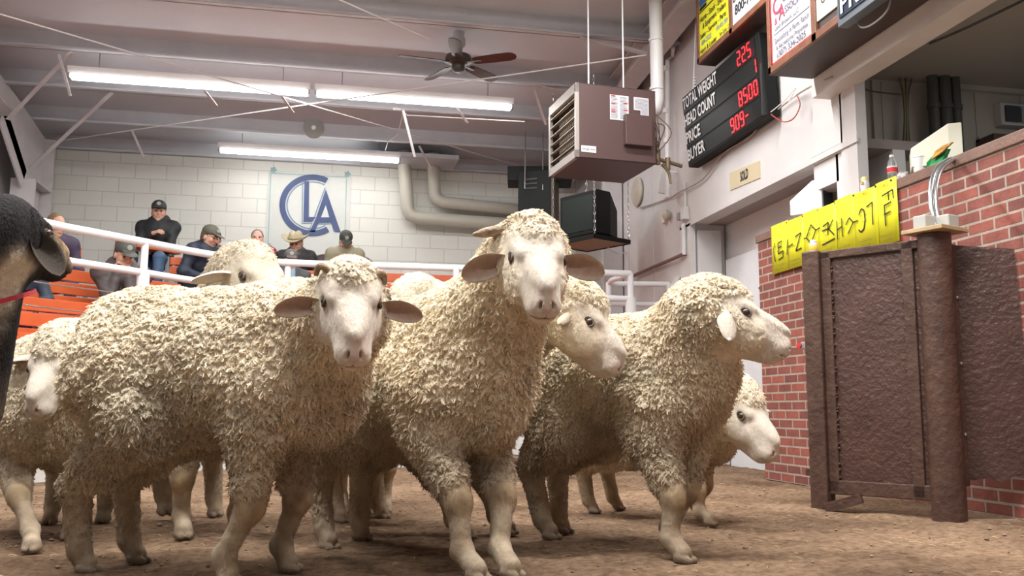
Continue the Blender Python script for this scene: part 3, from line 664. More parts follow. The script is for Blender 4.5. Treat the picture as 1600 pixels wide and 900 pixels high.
for x, y in ((-.34, -.27), (.34, -.27), (-.34, .27), (.34, .27)):
    q = Vector((cx, cy, 2.45))+M_ @ Vector((x, y, 0)); mb = MB(); n = int((roofz(q.y)-2.45)/.045)
    for k in range(n):
        z = q.z+.045*k; d = Vector((.011, 0, 0)) if k % 2 else Vector((0, .011, 0))
        mb.tube([q+Vector((0, 0, .045*k))+d*.6, q+Vector((0, 0, .045*k+.028))+d, q+Vector((0, 0, .045*k+.05))+d*.2, q+Vector((0, 0, .045*k+.028))-d, q+Vector((0, 0, .045*k))-d*.6], .0035, 5)
    mb.build('chain', M_chrome, t)
mb = MB(); q = TV(.1, .3, .1); mb.tube(smooth_path([tuple(at(945, 375, Y=10)), tuple(at(952, 389, Y=10.1)), tuple(at(966, 396, Y=10.4)), tuple(at(978, 394, Y=10.7))], 5), .007, 6)
tag(mb.build('power_cord', M_white), 'pale power cord looping from the television to the wall', 'cord')

# ------------------------------------------------------------------ scoreboard
YA, YB, ZT, ZB = 8.33, 6.66, 3.64, 2.93
t = empty('scoreboard', (3.50, 7.5, ZB), 'black scoreboard with red digits for weight, head count, price and buyer', 'scoreboard')
TL = 0.055   # top leans out
def SB(u, w, d=0): return Vector((3.47-TL*w-d, YA+(YB-YA)*u, ZB+(ZT-ZB)*w))
mb = MB(); mb.prism([SB(0, 0), SB(1, 0), SB(1, 1), SB(0, 1)], (.11, 0, 0)); mb.build('housing', M_black, t, bevel=.006)
for k in range(4):
    w0, w1 = .03+.245*(3-k), .03+.245*(3-k)+.215
    mb = MB(); mb.prism([SB(.015, w0, .004), SB(.95, w0, .004), SB(.95, w1, .004), SB(.015, w1, .004)], (.004, 0, 0)); mb.build('row_panel', mat('board_row', (.010, .010, .011), .4, spec=.15), t)
for k, (s_, u) in enumerate((('TOTAL WEIGHT', .50), ('HEAD COUNT', .46), ('PRICE', .215), ('BUYER', .255))):
    w0 = .075+.245*(3-k); mb = MB(); o_ = SB(.02, w0, .009)
    text_mesh(mb, s_, o_, SB(1, w0)-SB(0, w0), Vector((-TL, 0, .75)), .108, w=u*1.72*.93, depth=.002, bold=.022); mb.build('lettering', mat('white_letter', (.80, .80, .80), .5), t)
SEG = {'0': 'abcdef', '1': 'bc', '2': 'abged', '5': 'afgcd', '8': 'abcdefg', '9': 'abcdfg', '-': 'g'}
M_led = mat('red_led', (.6, .02, .02), .4, emit=(1, .02, .03), estr=2.6)
def digit(mb, ch, u, w, du, dw):
    th = .16
    S_ = {'a': ((0, 1), (1, 1)), 'g': ((0, .5), (1, .5)), 'd': ((0, 0), (1, 0)), 'f': ((0, .5), (0, 1)), 'b': ((1, .5), (1, 1)), 'e': ((0, 0), (0, .5)), 'c': ((1, 0), (1, .5))}
    for c_ in SEG[ch]:
        (x0, y0), (x1, y1) = S_[c_]; p = SB(u+x0*du, w+y0*dw, .012); q = SB(u+x1*du, w+y1*dw, .012); d = (q-p)*.08
        mb.bar(p+d, q-d, .004, .011, (SB(0, 1)-SB(0, 0)) if y0 == y1 else (0, 1, 0))
for k, (s_, u0) in enumerate((('225', .76), ('1', .914), ('8500', .735), ('909-', .615))):
    for i, ch in enumerate(s_): mb = MB(); digit(mb, ch, u0+i*.057, .06+.245*(3-k), .034, .165); mb.build('red_digit', M_led, t)
mb = MB(); mb.box(SB(.985, .45, -.04), (.10, .03, .62)); mb.build('side_casing', M_dark, t)
for px, Y in ((1085, 8.45),):
    q = SB(.10, 1, -.05); mb = MB(); mb.cyl(q, (q.x+.05, q.y, 4.45), .008, n=6)
    for k in range(5): mb.cyl((q.x+.02, q.y, q.z+.03+k*.03), (q.x+.02, q.y, q.z+.045+k*.03), .014, n=8)
    mb.build('hanger_chain', M_pipe, t)

# advert boxes above
def advert_box(name, lab, xf, xb, y0, y1, zb_, zt_, panels):
    t = empty(name, (xf, y0, zb_), lab, 'sign')
    mb = MB(); mb.box2((xf+.01, y1, zb_), (xb, y0, zt_)); mb.build('box', mat('box_brown', (.055, .035, .03), .5), t)
    edges = sorted(set([y0]+[v for p in panels for v in (p[0], p[1])]+[y1]), reverse=True)
    mb = MB(); fw = .045
    mb.box2((xf-.012, y1, zb_), (xf+.012, y0, zb_+fw+.01)); mb.box2((xf-.012, y0-fw, zb_), (xf+.012, y0, zt_)); mb.box2((xf-.012, y1, zb_), (xf+.012, y1+fw, zt_))
    for i in range(len(panels)-1): ym = (panels[i][1]+panels[i+1][0])/2; mb.box2((xf-.012, ym-.03, zb_), (xf+.012, ym+.03, zt_))
    mb.build('wood_frame', M_wood, t, bevel=.004)
    out = []
    for a_, b_, z_, m_ in panels:
        mb = MB(); mb.box2((xf-.002, b_, z_), (xf+.008, a_, zt_)); out.append(mb.build('panel', m_, t))
    return t, out
M_yel = mat('yellow_sheet', (.80, .78, .03), .5); M_wpan = mat('white_panel', (.62, .62, .65), .5)
B1a, B1b = 7.64, 5.92
xf = 3.30
t, ps = advert_box('advert_board', 'wood-framed advert board with yellow and white panels over the scoreboard', xf, 3.47, B1a, B1b, 3.715, 4.6, [(B1a-.05, 6.95, 3.77, M_yel), (6.89, B1b+.02, 3.77, M_wpan)])
def lines(parent, xf, y0, rows, m, zd=(0, 0, 1)):
    for s_, y, z, h, w in rows: mb = MB(); text_mesh(mb, s_, (xf-.004, y, z), (0, -1, 0), zd, h, w=w, depth=.002, bold=.012); mb.build('lettering', m, parent)
lines(ps[0], xf, 0, [('Horse - Stock - Enclosed', 7.565, 4.085, .055, .60), ('& Equipment Trailers', 7.51, 4.01, .05, .50), ('Sales - Service - Parts', 7.57, 3.93, .045, .56), ('Hitch & Loader', 7.57, 3.785, .045, .36), ('Fort Collins, CO', 7.15, 3.785, .04, .2)], M_blk)
lines(ps[0], xf, 0, [('484-2522', 7.55, 3.86, .045, .22), ('970-493-3904', 7.22, 3.86, .045, .24)], mat('faded_blue_ink', (.16, .30, .42), .5))
mb = MB(); z0 = 4.19
mb.prism([(xf-.006, 7.575, z0+.05), (xf-.006, 7.30, z0+.05), (xf-.006, 7.30, z0+.36), (xf-.006, 7.575, z0+.30)], (.003, 0, 0)); mb.build('logo', mat('logo_blue', (.02, .12, .36), .5), ps[0])
mb = MB(); mb.prism([(xf-.009, 7.58, z0+.17), (xf-.009, 7.44, z0+.18), (xf-.009, 7.36, z0+.33), (xf-.009, 7.33, z0+.33), (xf-.009, 7.42, z0+.12), (xf-.009, 7.58, z0+.12)], (.002, 0, 0)); mb.build('logo_stripe', mat('logo_tan', (.75, .55, .22), .5), ps[0])
mb = MB(); mb.box2((xf-.006, 6.98, z0-.01), (xf-.002, 7.58, z0)); mb.box2((xf-.007, 7.42, z0+.01), (xf-.003, 7.57, z0+.04)); mb.build('rule', M_blk, ps[0])
lines(ps[1], xf, 0, [('800-777-4100', 6.84, 3.845, .085, .66), ('Downtown', 6.87, 3.97, .06, .42)], M_blk)
B2a, B2b = 5.90, 4.0; xf = 3.10
t, ps = advert_box('advert_board', 'larger wood-framed advert board hanging nearer, with a white red-edged panel', xf, 3.44, B2a, B2b, 2.955, 3.9, [(B2a-.05, 5.285, 3.01, M_wpan), (5.235, 4.905, 3.075, mat('cream_panel', (.62, .60, .49), .5)), (4.88, B2b, 3.3, M_wood)])
mb = MB()
for a_ in ((5.285, 3.01, 5.85, 3.022), (5.838, 3.01, 5.85, 3.9), (5.285, 3.01, 5.293, 3.9)): mb.box2((xf-.005, a_[0], a_[1]), (xf-.001, a_[2], a_[3]))
mb.build('red_border', M_red, ps[0])
g_ = mat('grey_ink', (.12, .11, .17), .5); pk = mat('maroon_ink', (.36, .04, .10), .5)
lines(ps[0], xf, 0, [('LARK', 5.66, 3.41, .05, .20), ('SSOCIATES', 5.64, 3.315, .055, .33), ('Land Brokers, LLC', 5.79, 3.245, .035, .34), ('Specializing in Farm, Ranch', 5.80, 3.15, .04, .48), ('& Recreational Properties', 5.78, 3.095, .036, .44), ('(307) 334-2025', 5.77, 3.035, .045, .40)], g_)
lines(ps[0], xf, 0, [('C', 5.81, 3.36, .13, .11), ('A', 5.73, 3.30, .11, .09), ('&', 5.79, 3.29, .05, .04)], pk)
mb = MB(); mb.box2((xf-.005, 5.31, 3.218), (xf-.001, 5.81, 3.223)); mb.build('rule', g_, ps[0])

for ch, z in (('G', 3.17), ('N', 3.235), ('I', 3.30)): mb = MB(); text_mesh(mb, ch, (xf-.004, 5.165, z), (0, -1, 0), (0, 0, 1), .045, depth=.002, bold=.015); mb.build('lettering', M_blk, ps[1])
t = empty('scoreboard', (3.06, 4.4, 2.86), 'second scoreboard at the top edge, grey-framed with the white word PRICE', 'scoreboard')
mb = MB(); mb.box2((3.02, 3.6, 2.87), (3.09, 4.86, 3.5)); mb.build('housing', mat('blue_grey_frame', (.10, .12, .15), .4), t, bevel=.004)
mb = MB(); mb.box2((3.012, 3.6, 2.915), (3.02, 4.83, 3.065)); mb.build('row_panel', mat('navy_row', (.02, .03, .06), .3), t)
mb = MB(); text_mesh(mb, 'PRICE', (3.008, 4.805, 2.935), (0, -1, 0), (0, 0, 1), .11, w=.46, depth=.002, bold=.02); mb.build('lettering', mat('white_letter', (.8, .8, .8), .5), t)
mb = MB(); mb.tube(smooth_path([(3.10, 4.78, 2.9), (3.10, 4.74, 2.83), (3.10, 4.62, 2.80), (3.12, 4.50, 2.84), (3.14, 4.48, 2.97)], 5), .006, 6); mb.build('cable', M_grey, t)

# SOLD card
t = empty('sold_sign', (3.59, 7.36, 2.55), 'small tan card reading SOLD on the white wall', 'sign')
mb = MB(); mb.prism([(3.592, 7.66, 2.545), (3.592, 7.07, 2.515), (3.592, 7.07, 2.665), (3.592, 7.66, 2.71)], (.008, 0, 0)); mb.build('card', mat('tan_card', (.56, .48, .32), .5), t)
mb = MB(); text_mesh(mb, 'SOLD', (3.590, 7.44, 2.572), (0, -1, 0), (0, 0, 1), .085, w=.155, depth=.001, bold=.03); mb.build('lettering', M_blk, t)

# round wall vent, strobe, switch box, conduit, handrail
c = Vector(at(997, 300, X=3.59)); t = empty('round_vent', tuple(c), 'round slatted vent on the right wall beside the white pipe', 'vent')
mb = MB(); mb.lathe(c, [(.17, 0), (.175, .02), (.15, .035), (.145, .033)], 32, (-1, 0, 0), cap=False); mb.build('vent_ring', mat('vent_cream', (.50, .45, .38), .5), t, smooth=True)
mb = MB(); mb.lathe(c, [(.15, .008), (.15, .012)], 32, (-1, 0, 0)); mb.build('vent_back', M_dark, t)
for r_v in (.125, .10, .075, .05, .025):
    mb = MB(); mb.tube([c+Vector((-.028, r_v*math.cos(2*PI*k/28), r_v*math.sin(2*PI*k/28))) for k in range(29)], .008, 6, cap=False); mb.build('louvre_ring', mat('vent_cream', (.50, .45, .38)), t, smooth=True)
c = Vector(at(1044, 338, X=3.6)); t = empty('wall_bell', tuple(c), 'small beige round bell on the wall below the white pipe', 'bell')
mb = MB(); mb.box((c.x-.02, c.y+.06, c.z), (.04, .09, .13)); mb.build('base', M_beigep, t, bevel=.004)
mb = MB(); mb.lathe(c+Vector((-.03, -.06, 0)), [(.03, -.03), (.055, 0), (.055, .03), (.035, .05), (.0, .055)], 18, (-1, 0, 0)); mb.build('bell', mat('vent_cream', (.5, .45, .38)), t, smooth=True)
c = Vector(at(1074, 334, X=3.6)); t = empty('switch_box', tuple(c), 'small white switch box with a thin conduit on the right wall', 'switch')
mb = MB(); mb.box((c.x-.03, c.y, c.z), (.06, .09, .13)); mb.build('box', M_white, t, bevel=.004)
mb = MB(); mb.box((c.x-.05, c.y+.10, c.z-.01), (.04, .05, .08)); mb.build('plug', M_grey, t, bevel=.004)
mb = MB(); mb.cyl((c.x-.02, c.y, c.z+.06), (c.x-.02, c.y, c.z+.33), .010, n=8); mb.build('conduit', M_white, t)
mb = MB(); a = at(1042, 44, Y=9.0); a[2] = min(a[2], 4.36); b = at(1043, 308, Y=9.0)
mb.tube([(3.5, 8.75, a[2]), (a[0]+.05, 8.97, a[2]), (a[0], 9.0, a[2]-.05), (b[0], 9.0, b[2])], .024, 12)
for z in (b[2]+.02, b[2]+.4, b[2]+.62, a[2]-.15, b[2]+.95): mb.cyl((b[0], 9, z-.025), (b[0], 9, z+.025), .032, n=12)
mb.cyl((b[0], 9, b[2]+.28), (3.6, 8.95, b[2]+.26), .010, n=8)
tag(mb.build('vertical_pipe', M_pipe, smooth=True), 'white vertical pipe with couplings in front of the right wall', 'pipe')
mb = MB(); q = at(1037, 278, Y=9.0); mb.prism([(b[0]-.03, 9, q[2]-.17), (b[0]-.10, 9, q[2]-.16), (b[0]-.06, 9, q[2]+.1), (b[0]-.03, 9, q[2]+.12)], (0, .03, 0)); tag(mb.build('pipe_tag', M_white), 'white tag plate beside the vertical white pipe', 'tag')
mb = MB(); p = [at(1000, 325, X=3.58), at(1045, 310, X=3.58), at(1062, 300, X=3.57), at(1098, 280, X=3.57), at(1130, 240, X=3.57), at(1170, 215, X=3.57), at(1193, 190, X=3.56), at(1250, 145, X=3.56), at(1300, 120, X=3.42)]
mb.tube(smooth_path([tuple(v) for v in p], 5), .007, 6); tag(mb.build('wall_cable', mat('tan_cable', (.38, .32, .27), .5)), 'tan cable drooping along the right wall under the scoreboard', 'cable')
mb = MB(); p = [at(1200, 175, X=3.5), at(1222, 190, X=3.5), at(1240, 185, X=3.5), at(1250, 165, X=3.5), at(1246, 150, X=3.5)]
mb.tube(smooth_path([tuple(v) for v in p], 5), .005, 6); tag(mb.build('red_wire', mat('red_wire', (.35, .06, .05), .5)), 'thin red wire loop right of the scoreboard', 'wire')
mb = MB(); p = [at(1203, 176, X=3.5), at(1225, 158, X=3.5), at(1243, 138, X=3.5), at(1232, 160, X=3.5), at(1246, 146, X=3.5)]
mb.tube(smooth_path([tuple(v) for v in p], 5), .004, 6); tag(mb.build('white_wire', M_pipe), 'thin white wires bunched right of the scoreboard', 'wire')
mb = MB(); a = at(985, 433, X=3.54); b = at(1066, 398, X=3.54); mb.cyl(a, b, .020, n=10); mb.cyl((3.54, b[1], b[2]), (3.60, b[1], b[2]), .012, n=8)
tag(mb.build('wall_handrail', mat('rail_brown', (.20, .11, .08), .4), smooth=True), 'brown wooden handrail sloping up the right wall', 'handrail')
mb = MB(); b0 = at(1066, 360, X=3.56); mb.cyl((3.56, b[1], b[2]), (3.56, b[1], 2.44), .022, n=10); tag(mb.build('wall_conduit', M_pipe, smooth=True), 'white conduit down the corner of the doorway jamb', 'conduit')
c = at(1056, 462, X=3.55); t = empty('wall_dispenser', tuple(c), 'small white dispenser with dark bottles on the right wall', 'dispenser')
mb = MB(); mb.prism([(3.50, c[1]-.06, c[2]+.06), (3.50, c[1]+.08, c[2]+.06), (3.56, c[1]+.05, c[2]+.2), (3.56, c[1]-.03, c[2]+.2)], (.03, 0, 0)); mb.box((3.57, c[1]-.04, c[2]-.05), (.04, .06, .22)); mb.build('hood', M_white, t)
for dy, cc in ((.06, (.02, .12, .10)), (.02, (.3, .03, .06)), (-.015, (.03, .04, .10))):
    mb = MB(); mb.cyl((3.53, c[1]+dy, c[2]-.12), (3.53, c[1]+dy, c[2]+.03), .016, n=10); mb.build('bottle', mat('disp_%d' % int(dy*1000), cc, .4), t)

# booth contents: pipes, cables
for i, (px, r_, z0) in enumerate(((1459, .042, 0), (1477, .050, .03), (1494, .040, .01))):
    p = at(px, 170, Y=6.05); mb = MB(); mb.cyl((p[0], 6.05, 1.6), (p[0], 6.05, 3.12), r_, n=16); mb.cyl((p[0], 6.05, 2.86), (p[0], 6.05, 2.90), r_+.008, n=16)
    tag(mb.build('dark_pipe', mat('booth_pipe', (.075, .075, .07), .5), smooth=True), ['leftmost', 'middle', 'rightmost'][i]+' of three dark vertical pipes at the back of the booth', 'pipe', 'dark pipes in the booth')
rr = random.Random(4)
for i in range(5):
    p = [at(1405+i*5, 122, Y=6.12), at(1411+i*2, 150, Y=6.1), at(1413+i*1.5, 190, Y=6.1), at(1408+i*4, 250, Y=6.1)]
    mb = MB(); mb.tube(smooth_path([tuple(v) for v in p], 5), .006, 6); tag(mb.build('hanging_cable', mat('cable_%d' % (i % 2), ((.10, .09, .07), (.30, .26, .12))[i % 2], .5)), 'thin cable in the bundle hanging down the back of the booth', 'cable', 'booth cable bundle')
mb = MB(); mb.tube(smooth_path([tuple(at(1330, 132, Y=6.0)), tuple(at(1360, 142, Y=6.1)), tuple(at(1408, 148, Y=6.1))], 5), .006, 6); tag(mb.build('hanging_cable', mat('cable_0', (.1, .09, .07))), 'cable running left to right to the bundle in the booth', 'cable')
mb = MB(); mb.tube(smooth_path([tuple(at(1452, 68, Y=4.9)), tuple(at(1500, 48, Y=4.7)), tuple(at(1555, 22, Y=4.5)), tuple(at(1620, -10, Y=4.3))], 5), .008, 6); tag(mb.build('ceiling_cable', M_dark), 'black cable sagging under the booth ceiling', 'cable')
for px in (1342, 1365):
    p = at(px, 200, Y=6.18); mb = MB(); mb.box2((p[0], 6.17, 1.6), (p[0]+.03, 6.2, 3.1)); tag(mb.build('trim_1%d' % px, M_booth), kind='structure')

# monitors on the ledge
def monitor(px_c, Y, X, zb_, sc, yaw, lab, m, screen=True):
    t = empty('computer_monitor', (X, Y, zb_), lab, 'monitor'); M_ = Matrix.Rotation(yaw, 3, 'Z')
    def P_(x, y, z): return Vector((X, Y, zb_))+M_ @ Vector((x*sc, y*sc, z*sc))
    mb = MB()
    f = [P_(x, -.02, z) for x, z in ((-.19, .0), (.19, .0), (.19, .34), (-.19, .34))]; g = [P_(x, .08, z) for x, z in ((-.19, .0), (.19, .0), (.19, .34), (-.19, .34))]; b = [P_(x, .36, z) for x, z in ((-.11, .02), (.11, .02), (.11, .18), (-.11, .18))]
    mb.add(f+g+b, [(3, 2, 1, 0), (0, 1, 5, 4), (1, 2, 6, 5), (2, 3, 7, 6), (3, 0, 4, 7), (4, 5, 9, 8), (5, 6, 10, 9), (6, 7, 11, 10), (7, 4, 8, 11), (8, 9, 10, 11)])
    mb.build('housing', m, t, bevel=.008*sc)
    mb = MB(); mb.prism([P_(-.155, -.026, .05), P_(.155, -.026, .05), P_(.155, -.026, .30), P_(-.155, -.026, .30)], M_ @ Vector((0, .008, 0))); mb.build('screen', mat('crt_glass', (.035, .045, .06), .12), t)
    mb = MB(); mb.lathe(P_(0, .14, -.09), [(.11*sc, 0), (.11*sc, .015*sc), (.06*sc, .03*sc), (.05*sc, .10*sc)], 18); mb.build('stand', m, t, smooth=True)
    return t
monitor(0, 6.27, 3.74, 2.03, .74, R(38), 'white tube monitor with dark screen behind the yellow sheets', mat('white_plastic', (.76, .76, .76), .4))
monitor(0, 4.78, 3.74, 2.0, .74, R(58), 'beige tube monitor seen from the side on the booth ledge', M_beigep)
mb = MB(); mb.box2((3.66, 3.0, 1.88), (4.3, 5.58, 1.93)); tag(mb.build('booth_desk', mat('desk_top', (.25, .18, .13), .5)), 'desk top just behind the brick wall inside the booth', 'desk')

# things on the ledge
def on_ledge(px): p = at(px, 250, X=3.55); return p[1]
ZL = 1.965
y = at(1395, 280, X=3.52)[1]; t = empty('water_bottle', (3.52, y, ZL), 'clear plastic water bottle with red and white label on the brick ledge', 'bottle')
s_ = 1.0
mb = MB(); mb.lathe((3.52, y, ZL), [(.028, 0), (.031, .01), (.030, .06), (.032, .065), (.030, .07), (.032, .13), (.026, .155), (.013, .18), (.013, .19)], 20); mb.build('bottle_body', mat('clear_plastic', (.85, .88, .9), .08, trans=.85), t, smooth=True)
mb = MB(); mb.lathe((3.52, y, ZL+.08), [(.0322, 0), (.0328, .001), (.0328, .045), (.0322, .046)], 20); mb.build('bottle_label', M_paper, t, smooth=True)
mb = MB(); mb.lathe((3.52, y, ZL+.085), [(.0324, 0), (.0333, .001), (.0333, .03), (.0324, .031)], 20)
o = mb.build('label_band', M_red, t, smooth=True)
mb = MB(); mb.lathe((3.52, y, ZL+.188), [(.015, 0), (.015, .014), (.0, .015)], 16); mb.build('cap', M_white, t, smooth=True)
y = at(1352, 300, X=3.58)[1]; t = empty('spray_can', (3.60, y, ZL-.06), 'slim white bottle with yellow cap and orange mark on the ledge', 'bottle')
mb = MB(); mb.lathe((3.58, y, ZL), [(.028, 0), (.03, .005), (.03, .12), (.022, .135)], 18); mb.build('bottle_body', M_white, t, smooth=True)
mb = MB(); mb.lathe((3.58, y, ZL+.133), [(.022, 0), (.024, .01), (.018, .03), (.0, .032)], 16); mb.box((3.58, y+.02, ZL+.155), (.016, .035, .014)); mb.build('cap', mat('pale_yellow', (.72, .68, .30), .5), t, smooth=True)
mb = MB(); mb.box((3.552, y-.012, ZL+.115), (.008, .02, .018)); mb.build('orange_mark', mat('orange_mark', (.8, .35, .03), .5), t)
y = at(1437, 260, X=3.52)[1]; t = empty('foam_cup', (3.52, y, ZL), 'white foam cup standing on the brick ledge', 'cup')
mb = MB(); mb.lathe((3.52, y, ZL), [(.030, 0), (.032, .004), (.044, .105), (.047, .107), (.047, .116), (.041, .116), (.030, .01), (.0, .01)], 28); mb.build('cup_body', mat('foam', (.82, .82, .84), .6), t, smooth=True)
y = at(1413, 270, X=3.54)[1]
def crumple(name, c, size, m, lab, seed, cat):
    rr = random.Random(seed); mb = MB(); n, k = 9, 7; vs = []
    for i in range(k+1):
        for j in range(n):
            th = 2*PI*j/n; ph = PI*i/k; r = rr.uniform(.6, 1.15)
            vs.append((c[0]+size[0]*r*math.sin(ph)*math.cos(th), c[1]+size[1]*r*math.sin(ph)*math.sin(th), c[2]+size[2]*(1+r*-math.cos(ph))))
    fs = [(i*n+j, i*n+(j+1) % n, (i+1)*n+(j+1) % n, (i+1)*n+j) for i in range(k) for j in range(n)]
    mb.add(vs, fs); return tag(mb.build(name, m), lab, cat)
crumple('crumpled_wrapper', (3.53, y, ZL), (.03, .055, .035), mat('wrapper_mix', (.70, .68, .66), .35, c2=(.05, .04, .05), vscale=28), 'crumpled black and white food wrapper beside the foam cup', 3, 'wrapper')
p = at(1470, 250, X=3.53); t = empty('snack_bag', (3.53, p[1], ZL), 'open green and orange snack bag on the ledge behind the metal tube', 'bag')
y = p[1]
mb = MB(); mb.prism([(3.50, y+.10, ZL), (3.50, y-.02, ZL), (3.53, y-.06, ZL+.10), (3.53, y+.03, ZL+.11), (3.49, y+.08, ZL+.05)], (.03, 0, 0)); mb.build('bag_body', mat('green_foil', (.02, .22, .07), .3, c2=(.05, .4, .15), vscale=40), t, bevel=.004)
mb = MB(); mb.prism([(3.49, y+.035, ZL+.055), (3.49, y-.06, ZL+.075), (3.53, y-.11, ZL+.125), (3.53, y-.03, ZL+.13), (3.52, y+.04, ZL+.11)], (.015, .0, .0)); mb.build('bag_top', mat('orange_foil', (.10, .03, .02), .3, c2=(.75, .40, .05), vscale=26), t, bevel=.004)
mb = MB(); p = at(1370, 288, X=3.56); mb.box((3.55, p[1], ZL+.006), (.07, .16, .012), .2); mb.box((3.55, p[1]-.01, ZL+.020), (.06, .13, .01), -.1); tag(mb.build('folded_papers', M_dark, bevel=.003), 'dark folded papers lying on the ledge above the yellow sheets', 'paper')

# ------------------------------------------------------------------ yellow sheets with livestock brands
XS = 3.432
t = empty('brand_notice', (XS, 5.8, 1.6), 'row of bright yellow notice sheets with black livestock brands taped to the brick wall', 'notice')
sheets = [(1204, 1236, 352, 433, 1208, 426), ]
NS = 7; ya, yb_ = 6.63, 4.975
ys = [6.63, 6.30, 6.03, 5.72, 5.48, 5.27-.02, 5.11-.0, 4.975]
px = [1204, 1229, 1254, 1278, 1305, 1335, 1370, 1401]
ys = [float(at(p_, 330, X=XS)[1]) for p_ in px]; zt_ = 1.985
zbs = [1.60, 1.60, 1.60, 1.60, 1.585, 1.58, 1.575]
mb_all = []
for i in range(7):
    mb = MB(); off = .004*(i % 2); a_, b_ = ys[i], ys[i+1]-.015
    nseg = 6; vs = []; fs = []
    for k in range(nseg+1):
        yy = a_+(b_-a_)*k/nseg; bulge = .006*math.sin(PI*k/nseg)+off
        vs += [(XS-bulge-.001, yy, zbs[i]), (XS-bulge*.3-.001, yy, zt_-.01*(i % 2))]
    for k in range(nseg): fs.append((2*k, 2*k+1, 2*k+3, 2*k+2))
    mb.add(vs, fs)
    o = mb.build('sheet', M_yel, t, smooth=True); md = o.modifiers.new('s', 'SOLIDIFY'); md.thickness = .0012
    mb_all.append(o)
def stroke(mb, i, pts, r=.0045):
    a_, b_ = ys[i], ys[i+1]
    P_ = [Vector((XS-.014, a_+(b_-a_)*u, zbs[i]+(zt_-zbs[i])*w)) for u, w in pts]
    for k in range(len(P_)-1): mb.bar(P_[k], P_[k+1], .003, r*2, (1, 0, 0)) if False else mb.bar(P_[k], P_[k+1], r*2, .002, (1, 0, 0))
brands = [
 [[(.32, .62), (.22, .52), (.22, .38), (.30, .24)], [(.5, .60), (.5, .38)], [(.5, .60), (.75, .61)], [(.5, .50), (.72, .51)], [(.5, .38), (.80, .41)], [(.80, .41), (.78, .29), (.5, .25)]],
 [[(.10, .60), (.04, .30)], [(.12, .44), (.42, .48)], [(.58, .60), (.95, .64)], [(.95, .64), (.6, .32)], [(.6, .32), (.95, .34)]],
 [[(.12, .50), (.30, .50)], [(.30, .50), (.62, .72)], [(.62, .72), (.92, .58)], [(.92, .58), (.58, .36)], [(.58, .36), (.30, .50)], [(.92, .58), (1.2, .60)]],
 [[(.35, .60), (.68, .64)], [(.68, .64), (.62, .42)], [(.30, .52), (.66, .53)], [(.95, .66), (.68, .52)], [(.68, .52), (.98, .38)], [(.28, .26), (1.02, .31)]],
 [[(.16, .62), (.16, .30)], [(.16, .46), (.42, .50)], [(.42, .64), (.42, .32)], [(.62, .50), (.82, .60)], [(.82, .60), (1.0, .50)], [(1.0, .50), (.72, .34)], [(1.0, .50), (1.25, .50)]],
 [[(.28, .60), (.40, .68), (.52, .64), (.55, .48), (.48, .34), (.34, .30), (.24, .35)], [(.64, .68), (.9, .72)], [(.9, .72), (.88, .36)]],
 [[(.40, .76), (.95, .80)], [(.95, .80), (.97, .66)], [(.72, .78), (.74, .66)], [(.48, .60), (.85, .62)], [(.5, .60), (.52, .28)], [(.5, .46), (.80, .48)]],
]
for i, b in enumerate(brands):
    mb = MB()
    for s_ in b: stroke(mb, i, s_)
    mb.build('brand_mark', M_blk, mb_all[i])
    a_, b_ = ys[i], ys[i+1]; wd = abs(b_-a_)
    for k, tx in enumerate(('Brand is sold', '@ Auction', ('April 20, 2015' if i < 5 else 'May 1, 2015'), 'Noon')):
        mb = MB(); text_mesh(mb, tx, (XS-.013, a_-wd*.5, zt_-.09-.045*k), (0, -1, 0), (0, 0, 1), .018, w=wd*(.5 if len(tx) > 5 else .2), depth=.001, align='CENTER'); mb.build('print', mat('olive_print', (.22, .20, .03), .5), mb_all[i])
    for k in range(2): mb = MB(); text_mesh(mb, ('Contact the sale office', 'Make your bid')[k], (XS-.013, a_-wd*.5, zbs[i]+.055-.03*k), (0, -1, 0), (0, 0, 1), .013, w=wd*(.6, .45)[k], depth=.001, align='CENTER'); mb.build('print', mat('olive_print', (.22, .20, .03), .5), mb_all[i])
    if i > 4:
        mb = MB(); text_mesh(mb, 'WYOMING', (XS-.013, a_-wd*.5, zt_-.045), (0, -1, 0), (0, 0, 1), .02, w=wd*.45, depth=.001, bold=.02, align='CENTER'); mb.build('print', mat('orange_print', (.75, .22, .02), .5), mb_all[i])
for i in range(8):
    mb = MB(); c = Vector((XS-.012, ys[i]-.02*(i < 7)+.02*(i == 7), zt_-.022)); mb.cyl(c, c+Vector((-.006, 0, 0)), .007, n=10); mb.build('thumbtack', [M_red, M_red, M_red, M_grey, M_grey, M_blk, M_blk, M_blk][i], t)

# ------------------------------------------------------------------ brown steel gate shelter
t = empty('steel_shield', (3.05, 4.15, 0), 'brown painted steel shield panels on a thick round post in the ring', 'gate')
A = Vector((2.70, 4.64, 0)); B = Vector((3.01, 4.18, 0)); dr = (B-A).normalized(); nr = Vector((dr.y, -dr.x, 0))
if nr.y > 0: nr = -nr
def G(u, w, z): return A+dr*u+nr*w+Vector((0, 0, z))
Lg = (B-A).length
mb = MB(); mb.bar(G(-.03, 0, 0), G(-.03, 0, 1.425), .10, .10, tuple(nr)); mb.build('square_post', M_brownpost, t, bevel=.008)
mb = MB(); mb.cyl((3.06, 4.13, -.02), (3.06, 4.13, 1.44), .082, n=32); mb.build('round_post', M_brownpost, t, smooth=True)
mb = MB(); mb.prism([G(.02, -.01, .14), G(Lg, -.01, .14), G(Lg, -.01, 1.41), G(.02, -.01, 1.41)], nr*.012); pn = mb.build('sheet_panel', M_brown, t)
